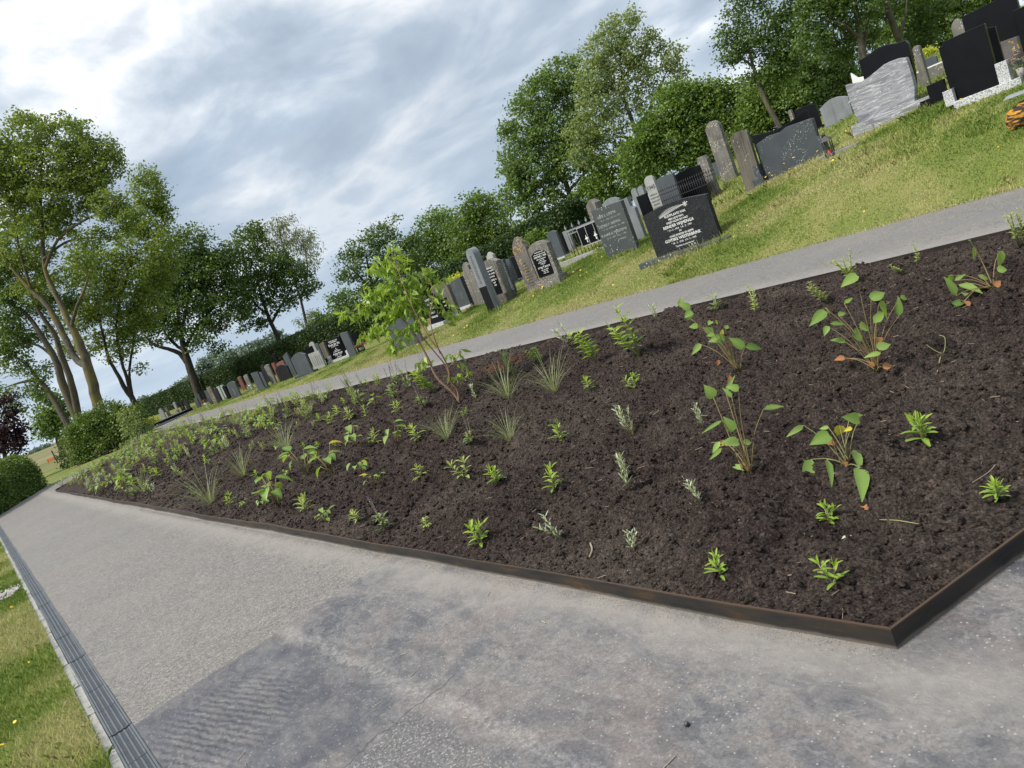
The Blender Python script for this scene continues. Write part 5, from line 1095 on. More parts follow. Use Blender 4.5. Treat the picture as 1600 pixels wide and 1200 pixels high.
rows = [
 ([cL(958, 270), cL(868, 75), cL(935, 60), cL(1030, 215)], 'flat', G_GREY, 'dark stone directly behind the right edge of the shiny script stone', 20, 14.2),
 ([cL(1050, 215), cL(960, 100), cL(1020, 60), cL(1110, 190)], 'flat', G_BLACK, 'black stone under the leaves of the young tree, next to the script stone', 20, 15),
 ([cL(605, 415), cL(538, 292), cL(652, 248), cL(712, 372)], 'flat', G_PALE, 'pale stone with grey vertical bars left of the shiny script stone', 20, 14.5),
 ([cL(720, 330), cL(660, 190), cL(700, 175), cL(770, 300)], 'arch', G_BROWN, 'brown stone between the pale barred and the shiny script stones', 20, 16),
 ([cL(600, 300), cL(560, 205), cL(610, 195), cL(650, 270)], 'round', G_PALE, 'pale weathered stone above the pale barred stone', 20, 18),
 ([cL(650, 290), cL(615, 215), cL(655, 200), cL(690, 280)], 'round', G_GREY, 'grey stone peeping out right above the pale barred stone', 20, 18.5),
 ([cL(530, 300), cL(430, 285), cL(545, 215), cL(590, 270)], 'bow', G_BLACK, 'black bow-topped stone behind the large plain blue-grey stone', 20, 16),
 ([cL(460, 535), cL(372, 335), cL(525, 285), cL(600, 480)], 'arch', G_GREY, 'large plain blue-grey arched stone on a stepped plinth near the path', 20, None),
 ([cL(265, 583), cL(203, 455), cL(320, 405), cL(382, 532)], 'arch', G_DARK, 'black arched stone left of the large plain blue-grey one', 20, None),
 ([cL(365, 480), cL(280, 310), cL(330, 265), cL(395, 430)], 'wave', G_GREY, 'slanting grey stone behind the black arched one', 20, 15),
 ([cL(240, 430), cL(190, 400), cL(275, 355), cL(300, 400)], 'bow', G_RED, 'reddish curved stone behind the black arched one', 20, 16),
 ([cL(215, 500), cL(135, 395), cL(160, 385), cL(240, 480)], 'flat', G_RED, 'narrow red-brown pillar left of the black arched stone', 20, 14),
 ([cL(160, 565), cL(85, 415), cL(140, 400), cL(200, 545)], 'arch', G_OLD, 'grey-brown old stone left of the narrow red-brown pillar', 20, 14),
 ([cL(100, 500), cL(25, 440), cL(75, 420), cL(120, 520)], 'round', G_DARK, 'dark round-topped stone behind the pale blue-grey flat stone', 20, 15.5),
 ([cL(205, 370), cL(170, 300), cL(200, 290), cL(225, 350)], 'peak', G_BLACK, 'small black pointed stone against the hedge', 20, 19),
 ([cF(1395, 300), cF(1292, 108), cF(1385, 82), cF(1465, 275)], 'flat', G_GREY, 'pale blue-grey flat stone on a dark slab in the middle of the left rows', 25, 12.9),
 ([cF(1460, 240), cF(1400, 95), cF(1435, 88), cF(1490, 205)], 'flat', G_GREY, 'thin grey stone behind the right of the pale blue-grey flat stone', 25, 13.6),
 ([cF(1085, 430), cF(988, 260), cF(1095, 212), cF(1170, 378)], 'arch', G_GREY, 'broad dark grey arched stone with a carved line down its middle', 25, 12.9),
 ([cF(1010, 420), cF(935, 280), cF(975, 262), cF(1045, 405)], 'arch', G_BLACK, 'black stone tight against the left of the broad dark grey arched one', 25, 13.3),
 ([cF(935, 420), cF(868, 278), cF(900, 262), cF(965, 400)], 'flat', G_PALE, 'pale narrow stone, right one of the two in the left rows', 25, 13.8),
 ([cF(975, 390), cF(905, 262), cF(940, 245), cF(1000, 370)], 'flat', G_PALE, 'pale slim stone behind the black one in the left rows', 25, 14.8),
 ([cF(895, 472), cF(812, 325), cF(870, 292), cF(942, 460)], 'flat', G_DARK, 'dark brown-black stone left of the pale narrow one', 25, 13.0),
 ([cF(850, 490), cF(722, 300), cF(790, 268), cF(880, 480)], 'flat', G_ORANGE, 'dark stone with a bright yellow lichen cap', 25, 13.4),
 ([cF(800, 500), cF(700, 330), cF(745, 322), cF(835, 495)], 'flat', G_SLATE, 'slate stone left of the yellow capped stone', 25, 13.3),
 ([cF(1205, 300), cF(1112, 165), cF(1172, 152), cF(1218, 280)], 'arch', G_RED, 'rust-red arched stone behind the broad dark grey one', 25, 15),
 ([cF(1290, 300), cF(1180, 150), cF(1250, 130), cF(1310, 280)], 'arch', G_OLD, 'grey lichened stone between the rust-red and pale blue-grey stones', 25, 15),
 ([cF(640, 470), cF(575, 400), cF(620, 380), cF(690, 460)], 'arch', G_GREY, 'grey stone behind the red flowers', 30, 15),
 ([cF(700, 420), cF(655, 330), cF(690, 315), cF(745, 400)], 'flat', G_DARK, 'black stone behind the slate one, near the oak trunk', 30, 16),
 ([cF(640, 550), cF(560, 440), cF(600, 425), cF(680, 530)], 'arch', G_SLATE, 'slate arched stone at the right end of the black kerb tomb', 30, 13.6),
 ([cF(515, 580), cF(440, 470), cF(480, 450), cF(560, 570)], 'arch', G_DARK, 'black arched stone standing behind the black kerb tomb', 30, 13.6),
 ([cF(420, 540), cF(390, 490), cF(430, 475), cF(470, 530)], 'round', G_DARK, 'small dark stone behind the pink flowers', 30, 15),
 ([cF(370, 580), cF(325, 480), cF(350, 470), cF(395, 570)], 'peak', G_PALE, 'pale carved figure-like stone behind the pink flowers', 30, 14.6),
 ([cF(270, 650), cF(222, 555), cF(252, 545), cF(300, 640)], 'round', G_OLD, 'brown round-topped stone left of the pink flowers', 30, 13.8),
 ([cF(205, 700), cF(118, 590), cF(170, 565), cF(245, 675)], 'shoulder', G_PALE, 'pale carved stone, leftmost of all the graves', 30, 13.4),
]
for cor, st, mt, lab, yw, Y_ in rows:
    if mt is G_RED or 'lichen cap' in lab: pass
    r_ = grave(cor, st, mt, lab, yw, .1, Y=Y_, base=((.35, .12, .35, G_SLATE) if ('plinth' in lab or 'slab in' in lab) else None), group='gravestones of the left rows')
    if 'vertical bars' in lab:
        m = MB(); t, p, w_, hl, hr = r_
        for q in range(5): m.box(((q-2)*w_*.17, -.054, hl*.5), (w_*.05, .006, hl*.55))
        part(t, m, 'carved_bars', G_BLUE)
    if 'carved line' in lab:
        m = MB(); t, p, w_, hl, hr = r_; m.box((0, -.052, hl*.42), (.02, .005, hl*.5)); part(t, m, 'carved_line', GREYL)
# kerb tomb far left, flowers
pa = frame_at(*cF(95, 795), 0)[0]; pb = frame_at(*cF(600, 575), 0)[0]; d = pb-pa; L_ = float(np.linalg.norm(d[:2]))
t = empty('kerb_tomb', pa, math.atan2(d[1], d[0]), 'long low black kerb tomb with pale front edge at the far left', 'tomb')
m = MB(); m.box((L_/2, .9, .12), (L_, 1.5, .34)); part(t, m, 'kerb', G_BLACK, .01); m = MB(); m.box((L_/2, .0, .02), (L_, .3, .18)); part(t, m, 'front_edge', G_BLUE, .01)
def fl(px, py, rp, cols, label, seed, Y=None, name='potted_flowers', hp=None):
    q = frame_at(px, py, 0, Y)[0]; s_ = dep_of(q)/F; bouquet(q, rp*s_, (hp or rp)*s_*1.3, cols, label, seed, name, G_CONC)
fl(322, 632, 6, [F_RED], 'bright red flowers in front of the slate stones in the left rows', 21, 12.9)
fl(285, 638, 2.5, [F_RED], 'small red flowers beside the black arched stone on the kerb tomb', 22, 13.6)
fl(279, 646, 5, [F_PINK, F_WHT], 'pink flowers lying over the black kerb tomb, right cluster', 23, 13.2)
fl(269, 653, 4, [F_PINK, F_WHT], 'pink and white flowers over the black kerb tomb, left cluster', 24, 13.2)
fl(566, 547, 11, [F_RED, F_PINK, F_RED], 'large red potted plant right of the shiny script stone', 25, 12.8, hp=8)
fl(1182, 277, 5, [F_WHT], 'white flowers at the left foot of the slate monument', 26)
fl(1463, 172, 3, [F_YEL], 'yellow flowers between the marble monument and the low black slab', 27, 15.2)
for i, (a_, b_) in enumerate([(cF(765, 560)), (cF(1318, 330))]):
    q = frame_at(a_, b_, 0)[0]; t = empty('flower_vase', q, 0, ['white cup vase on a stick in the grass below the red flowers', 'white cup vase in the grass left of the pale blue-grey flat stone'][i], 'vase', 'white cup vases')
    m = MB(); m.tube([(0, 0, 0), (0, 0, .3)], .012, 6); part(t, m, 'stem', WHITE); m = MB(); m.tube([(0, 0, .28), (0, 0, .4)], [.03, .11], 10); part(t, m, 'cup', WHITE)
# yellow weeds at the foot of the slate monument
rg = np.random.default_rng(8); P = []
for i in range(46):
    x_, y_ = 1195+rg.uniform(0, 90), 0; y_ = 283-(x_-1195)*.40+rg.normal(0, 4); q = hit(x_, y_+4, lawn_z); P.append(q+np.array([0, -.1, rg.uniform(.08, .3)]))
flowers(np.array(P), rg.uniform(.012, .03, len(P)), F_YEL, 'ragwort', 'small yellow ragwort flowers along the foot of the slate monument')
P = []; 
for (cx_, cy_, n_) in ((1240, 266, 500), (925, 400, 300), (1076, 392, 260), (1400, 215, 420), (1520, 145, 300), (850, 445, 300), (985, 388, 260), (1350, 240, 260), (790, 475, 260), (640, 545, 200), (1180, 285, 220)):
    q = hit(cx_, cy_+6, lawn_z); P.append(np.column_stack([q[0]+rg.uniform(-1.0, 1.0, n_), q[1]+rg.normal(0, .12, n_), np.zeros(n_)]))
P = np.concatenate(P); P[:, 2] = lawn_z(P[:, 0], P[:, 1])
blades(P, rg.uniform(.08, .2, len(P)), np.full(len(P), .011), .7, 6, 'grass', GRASS, 'longer uncut grass round the feet of the front gravestones')
# ================================================================== planting
P_BROAD = leafmat('broad_leaf', (0.135, 0.257, 0.047), (0.297, 0.446, 0.108), .4, .45, .4)
P_BRT = leafmat('bright_leaf', (0.135, 0.270, 0.041), (0.365, 0.513, 0.081), .4, .5)
P_SIL = leafmat('silver_leaf', (0.297, 0.392, 0.257), (0.567, 0.634, 0.486), .3, .6)
P_SED = leafmat('sedum_leaf', (0.240, 0.360, 0.084), (0.456, 0.552, 0.180), .4, .5)
P_GRS = leafmat('grass_leaf', (0.17, 0.24, 0.10), (0.36, 0.42, 0.21), .35, .5)
P_SALV = leafmat('sage_leaf', (0.135, 0.230, 0.095), (0.270, 0.392, 0.149), .35, .6)
P_YELL = leafmat('yellowing_leaf', (0.420, 0.396, 0.048), (0.660, 0.576, 0.072), .4, .5)
P_DRY = leafmat('withered_leaf', (0.240, 0.108, 0.042), (0.432, 0.204, 0.084), .2, .7)
P_STEM = plain('plant_stems', (.24, .24, .10), .6, .3); P_STEMR = plain('reddish_stems', (.24, .19, .08), .6, .3); P_BUD = plain('flower_spikes', (.10, .07, .12), .8)
class LB:
    """collects curved leaves; each is a strip folded along its midrib"""
    def __init__(s): s.V = []; s.F = []; s.T = []; s.n = 0
    def leaf(s, b, d, nrm, L, W, curl=.4, shape='ovate', tint=.5, seg=5, fold=.18):
        b = np.asarray(b, float); d = np.asarray(d, float); d = d/np.linalg.norm(d); nrm = np.asarray(nrm, float); nrm = nrm-d*(nrm@d)
        nn = np.linalg.norm(nrm); nrm = nrm/nn if nn > 1e-6 else np.cross(d, (1.0, 0, 0)); sd_ = np.cross(d, nrm)
        rows = []; p = b.copy(); ang = 0.0
        for i in range(seg+1):
            t = i/seg
            if shape == 'ovate': w = (math.sin(math.pi*min(1, t**.62*1.0))*.98+.03) if 0 < t < 1 else .05
            elif shape == 'heart': w = [.55, 1.0, .98, .72, .36, .02][min(i, 5)] if seg == 5 else math.sin(math.pi*t**.5)
            elif shape == 'round': w = math.sqrt(max(.02, 1-(2*t-1)**2))
            else: w = math.sin(math.pi*(t*.86+.07))**.8
            dd = d*math.cos(ang)-nrm*math.sin(ang); n2 = nrm*math.cos(ang)+d*math.sin(ang)
            if i: p = p+dd*L/seg
            ang += curl/seg
            hw = w*W/2; rows.append((p-sd_*hw+n2*hw*fold*2, p, p+sd_*hw+n2*hw*fold*2))
        b0 = s.n
        for r_ in rows: s.V += list(r_)
        for i in range(seg):
            a = b0+i*3; s.F += [(a, a+1, a+4, a+3), (a+1, a+2, a+5, a+4)]
        s.T += [max(0, tint-.08), min(1, tint+.4), max(0, tint-.08)]*(seg+1); s.n += (seg+1)*3
    def build(s, name, mat, parent):
        return link(name, np_mesh(name, np.array(s.V), np.array(s.F), np.array(s.T), smooth=True), mat, parent)
SOILF = lambda x, y: soil_top(np.asarray(x), np.asarray(y))
def base_of(px, py):
    return hit(px, py, lambda x, y: float(soil_top(x, y)) if bed_d(x, y) > 0 else 0.0)
def rv(r): a = r.uniform(0, 6.2832); return np.array([math.cos(a), math.sin(a), 0.0])
Z3 = np.array([0, 0, 1.0])
def pl_rosette(t, h, r, mat=P_BRT, tall=1.0):
    """a clump of short stems with lance-shaped leaves in whorls"""
    lb = LB(); st = MB(); k_ = r.randint(2, 3)
    for s_ in range(k_):
        d = rv(r)*r.uniform(.05, .5)+Z3; d /= np.linalg.norm(d); H_ = h*r.uniform(.5, .95); ph = r.uniform(0, 6)
        st.tube([(0, 0, -.01), d*H_*.5+rv(r)*.004, d*H_*.85], [h*.022, h*.018, h*.012], 5)
        n_ = r.randint(5, 8); wr = r.uniform(.2, .36)
        for i in range(n_):
            f = .15+.8*i/n_; a = ph+i*2.4; o = np.array([math.cos(a), math.sin(a), .35+.9*f]); lL = h*r.uniform(.34, .56)*(1.1-.35*f)
            lb.leaf(d*H_*f, o, Z3-o*.2, lL, lL*wr, r.uniform(.3, .9), 'lance', min(1, .25+.7*f*r.uniform(.6, 1.1)), 4)
        for i in range(3): a = ph+i*2.1; o = np.array([math.cos(a)*.4, math.sin(a)*.4, 1]); lb.leaf(d*H_*.85, o, rv(r), h*.3, h*.07, .3, 'lance', .95, 3)
    st.build('stem', P_STEM, t); lb.build('foliage', mat, t)
def pl_silver(t, h, r, lean=None, mat=P_SIL):
    lb = LB(); st = MB()
    for s_ in range(r.randint(2, 4)):
        d = Z3+rv(r)*r.uniform(.05, .35)+(lean if lean is not None else 0); d = d/np.linalg.norm(d); H_ = h*r.uniform(.7, 1.0)
        side = rv(r)*H_*.08; st.tube([(0, 0, -.01), d*H_*.5+side, d*H_], [h*.018, h*.013, h*.007], 5)
        for i in range(13):
            f = .2+.8*i/13; a = i*2.4+s_; o = np.array([math.cos(a), math.sin(a), .8]); p_ = d*H_*f+side*math.sin(math.pi*f)
            lb.leaf(p_, o+d*.4, d, h*r.uniform(.13, .22), h*.042, r.uniform(-.2, .4), 'lance', r.uniform(.1, 1), 3)
    st.build('stem', P_STEM, t); lb.build('foliage', mat, t)
def pl_sedum(t, h, r, lean=None, mat=P_SED, big=1.0):
    """upright stems carrying rounded leaves in pairs"""
    lb = LB(); st = MB()
    for s_ in range(r.randint(2, 4)):
        d = Z3+rv(r)*r.uniform(.05, .5)+(lean if lean is not None else 0); d = d/np.linalg.norm(d); H_ = h*r.uniform(.65, 1.0); side = rv(r)*H_*.1
        st.tube([(0, 0, -.01), d*H_*.5+side, d*H_], [h*.02, h*.016, h*.01], 5)
        for i in range(9):
            f = .25+.75*i/9; p_ = d*H_*f+side*math.sin(math.pi*f)
            for q in (0, 1):
                a = i*1.57+q*math.pi+s_; o = np.array([math.cos(a), math.sin(a), .5]); lL = h*r.uniform(.12, .18)*big*(1.1-.4*f)
                lb.leaf(p_, o, Z3, lL, lL*.52, r.uniform(.0, .6), 'ovate', min(1, .2+.8*f*r.uniform(.7, 1.1)), 3)
    st.build('stem', P_STEM, t); lb.build('foliage', mat, t)
def pl_grass(t, h, r, spread=.7):
    lb = LB()
    for i in range(60):
        o = rv(r); L = h*r.uniform(.6, 1.25); b = o*r.uniform(0, h*.10); d = Z3+o*r.uniform(.05, spread)
        lb.leaf(b, d, -o+Z3*.2 if False else Z3*.5-o, L, max(.0022, h*.0075), r.uniform(.2, 1.2), 'lance', r.uniform(0, 1), 5, .1)
    lb.build('blades', P_GRS, t)
def pl_salvia(t, h, r, mat=P_SALV, spikes=3):
    lb = LB(); st = MB(); fs = MB()
    for i in range(26):
        o = rv(r); f = r.uniform(.05, .6); L = h*r.uniform(.18, .30); lb.leaf(o*r.uniform(0, h*.15)+Z3*h*f*.9, o+Z3*r.uniform(.2, 1.4), Z3, L, L*.36, r.uniform(.3, 1), 'ovate', r.uniform(0, 1), 3)
    for i in range(5): st.tube([(0, 0, 0), rv(r)*h*.12+Z3*h*.55], h*.014, 4)
    for i in range(spikes):
        d = Z3+rv(r)*r.uniform(.05, .4); d /= np.linalg.norm(d); b = d*h*.5; st.tube([(0, 0, 0), b, d*h*1.25], [h*.012, h*.01, h*.006], 4)
        for q in range(9): c_ = d*h*(.75+.06*q); fs.tube([c_-Z3*h*.012, c_, c_+Z3*h*.02], [h*.008, h*.02, h*.006], 5)
    st.build('stem', P_STEM, t); lb.build('foliage', mat, t)
    if spikes: fs.build('flower_spike', P_BUD, t)
def pl_mini(t, h, r):
    """small broad-leaved perennial on reddish stalks"""
    lb = LB(); st = MB(); yl = LB()
    for i in range(r.randint(6, 10)):
        o = rv(r); d = Z3+o*r.uniform(.2, .9); d /= np.linalg.norm(d); H_ = h*r.uniform(.35, .95); p_ = d*H_
        st.tube([(0, 0, -.01), d*H_*.55+Z3*h*.06, p_], [h*.011, h*.009, h*.007], 4)
        L = h*r.uniform(.28, .46); dr = o*.9+Z3*r.uniform(-.6, .5); (yl if r.random() < .05 else lb).leaf(p_, dr, Z3, L, L*.62, r.uniform(.2, .9), 'heart', r.uniform(.1, 1), 5)
    st.build('stem', P_STEMR, t); lb.build('foliage', P_BROAD, t)
    if yl.n: yl.build('yellow_leaf', P_YELL, t)
PK = {'rosette': (pl_rosette, 'leafy_seedling', 'seedling'), 'silver': (pl_silver, 'silver_leaf_plant', 'plant'), 'sedum': (pl_sedum, 'sedum_plant', 'plant'), 'grass': (pl_grass, 'ornamental_grass', 'grass tuft'),
      'salvia': (pl_salvia, 'flowering_perennial', 'plant'), 'mini': (pl_mini, 'broadleaf_plant', 'plant')}
def plant(kind, px, py, hpx, label, group=None, seed=None, **kw):
    p = base_of(px, py); h = hpx*dep_of(p)/F*(1.12 if kind == 'rosette' else 1.25); fn, nm, cat = PK[kind]
    t = empty(nm, p-np.array([0, 0, .004]), 0, label, cat, group); fn(t, h, random.Random(seed if seed is not None else int(px*7+py)), **kw); return t
# --- the five big broad-leaved plants, leaves placed one by one
def leafplant(px, py, leaves, dry, label, ox, oy, sc_, seed, yl=(), rs=.5):
    r = random.Random(seed); p = base_of(px, py); t = empty('broadleaf_plant', p, 0, label, 'plant'); nrm = np.array([-FW[0], -FW[1], 0]); nrm /= np.linalg.norm(nrm)
    dep = dep_of(p); s_ = dep/F; st = MB(); right = RT
    def pt(x, y, off):
        r_ = ray(ox+x*sc_, oy+y*sc_); tt = ((p-CAM)@nrm)/(r_@nrm); q = CAM+r_*tt; q = q+nrm*off*1.0-p
        if q[2] < .02:      # in front of the stem foot: the leaf droops to the soil there
            tt = (p[2]+.02-CAM[2])/r_[2]; q = CAM+r_*tt; q[2] = max(q[2], float(soil_top(q[0], q[1]))+.012); q = q-p
        return q
    for grp, mat, nm in ((leaves, P_BROAD, 'leaf'), (dry, P_DRY, 'withered_leaf'), (yl, P_YELL, 'yellow_leaf')):
        for (bx, by, tx, ty, w_) in grp:
            off = r.uniform(-.11, .11)*rs/.5; a = pt(bx, by, off); b = pt(tx, ty, off+r.uniform(-.02, .03)); gz = -.0+0.008
            L = np.linalg.norm(b-a); W = w_*sc_*s_*1.2; d = b-a
            L2 = max(L, W*1.05) if nm == 'leaf' else max(L, W*.8)
            up_ = np.array([0, 0, .75])+nrm*.95+right*r.uniform(-.5, .5)
            lb = LB(); lb.leaf(a, d, up_, L2*1.05, W, r.uniform(.15, .55), 'heart' if W > L*.5 else 'ovate', r.uniform(.15, 1), 5, .16); lb.build(nm, mat, t)
            root = np.array([r.uniform(-.02, .02), r.uniform(-.02, .02), -.01]); md = a*.5+root*.5; md[2] += np.linalg.norm(a)*.12
            Pp, Rr = smooth_line([root, md, a], [.0026, .0022, .0016], 4); st.tube(Pp, Rr, 5)
    st.build('stem', P_STEMR if seed % 2 else P_STEM, t); return t
leafplant(1322, 726, [(410, 215, 290, 185, 65), (455, 235, 540, 210, 40), (250, 330, 115, 370, 80), (180, 310, 60, 380, 35), (320, 310, 270, 325, 25), (210, 535, 130, 670, 80), (290, 520, 320, 660, 45), (445, 445, 510, 560, 60), (490, 570, 535, 705, 80)],
          [(340, 400, 280, 400, 55), (390, 520, 400, 550, 30)], 'broad-leaved plant drooping large green leaves onto the mulch, nearest one to the front edge', 1230, 600, .231, 2, [(400, 300, 390, 370, 70), (370, 270, 325, 295, 25)])
leafplant(1170, 737, [(580, 400, 500, 285, 95), (640, 245, 540, 215, 60), (640, 350, 575, 255, 40), (750, 370, 825, 210, 35), (905, 440, 1070, 385, 45), (460, 510, 275, 600, 30), (655, 655, 580, 530, 90), (620, 710, 470, 690, 80), (480, 770, 365, 850, 35), (550, 765, 470, 870, 45), (820, 810, 915, 795, 55), (790, 1050, 740, 1020, 50)],
          [(835, 1050, 810, 990, 35), (700, 830, 680, 885, 35)], 'tall sparse broad-leaved plant with long bare reddish stalks fanning left and right', 1030, 560, .1667, 3, [(690, 800, 600, 810, 35)], 1)
leafplant(1370, 576, [(525, 520, 425, 575, 55), (365, 745, 260, 820, 55), (380, 820, 470, 820, 25), (450, 850, 415, 905, 35), (420, 730, 475, 770, 25), (530, 840, 595, 840, 60), (510, 700, 570, 660, 25), (600, 670, 690, 610, 60), (640, 690, 710, 780, 70), (740, 770, 740, 650, 40), (760, 760, 785, 800, 50), (590, 810, 670, 730, 45), (535, 780, 590, 755, 30), (580, 880, 635, 890, 45), (560, 950, 480, 930, 40), (600, 960, 680, 935, 50), (620, 990, 530, 1005, 30), (600, 930, 560, 900, 50), (700, 650, 745, 660, 30)],
          [(560, 1055, 500, 1060, 35), (600, 1060, 605, 1090, 25), (640, 900, 640, 940, 40), (650, 1080, 700, 1060, 40), (640, 1090, 630, 1060, 40)], 'fullest broad-leaved plant with many stalks and leaves in the upper right of the bed', 1200, 300, .25, 5, (), 1)
leafplant(1553, 448, [(1220, 650, 1165, 530, 55), (1225, 680, 1135, 740, 40), (1230, 520, 1250, 590, 40), (1285, 555, 1340, 510, 25), (1275, 580, 1340, 610, 55), (1230, 650, 1290, 610, 35), (1350, 490, 1400, 480, 45), (1370, 520, 1430, 550, 25), (1410, 330, 1415, 420, 25), (1240, 310, 1225, 300, 15), (1575, 365, 1580, 470, 45)],
          [(1230, 680, 1260, 705, 35), (1360, 600, 1400, 575, 50), (1420, 590, 1450, 580, 45)], 'broad-leaved plant with arching bare stalks close to the right edge of the picture', 1200, 300, .25, 7, (), 1)
leafplant(1154, 578, [(1260, 370, 1380, 365, 45), (1025, 365, 970, 430, 35), (1070, 310, 1005, 325, 40), (1030, 280, 985, 290, 30), (970, 240, 920, 245, 35), (1000, 200, 975, 215, 30), (1020, 200, 1040, 215, 25), (1110, 300, 1060, 260, 50), (1130, 340, 1080, 300, 60), (1180, 360, 1110, 290, 55), (1070, 240, 1090, 215, 25), (940, 150, 890, 180, 45), (900, 130, 840, 90, 45), (880, 120, 870, 60, 35), (960, 200, 930, 170, 35)],
          [(1200, 370, 1185, 345, 25), (1045, 435, 1040, 470, 22), (1160, 545, 1175, 595, 26)], 'broad-leaved plant leaning left toward the back path with a single leaf held out right', 850, 450, .25, 9, [(1145, 300, 1155, 265, 22)], 1)
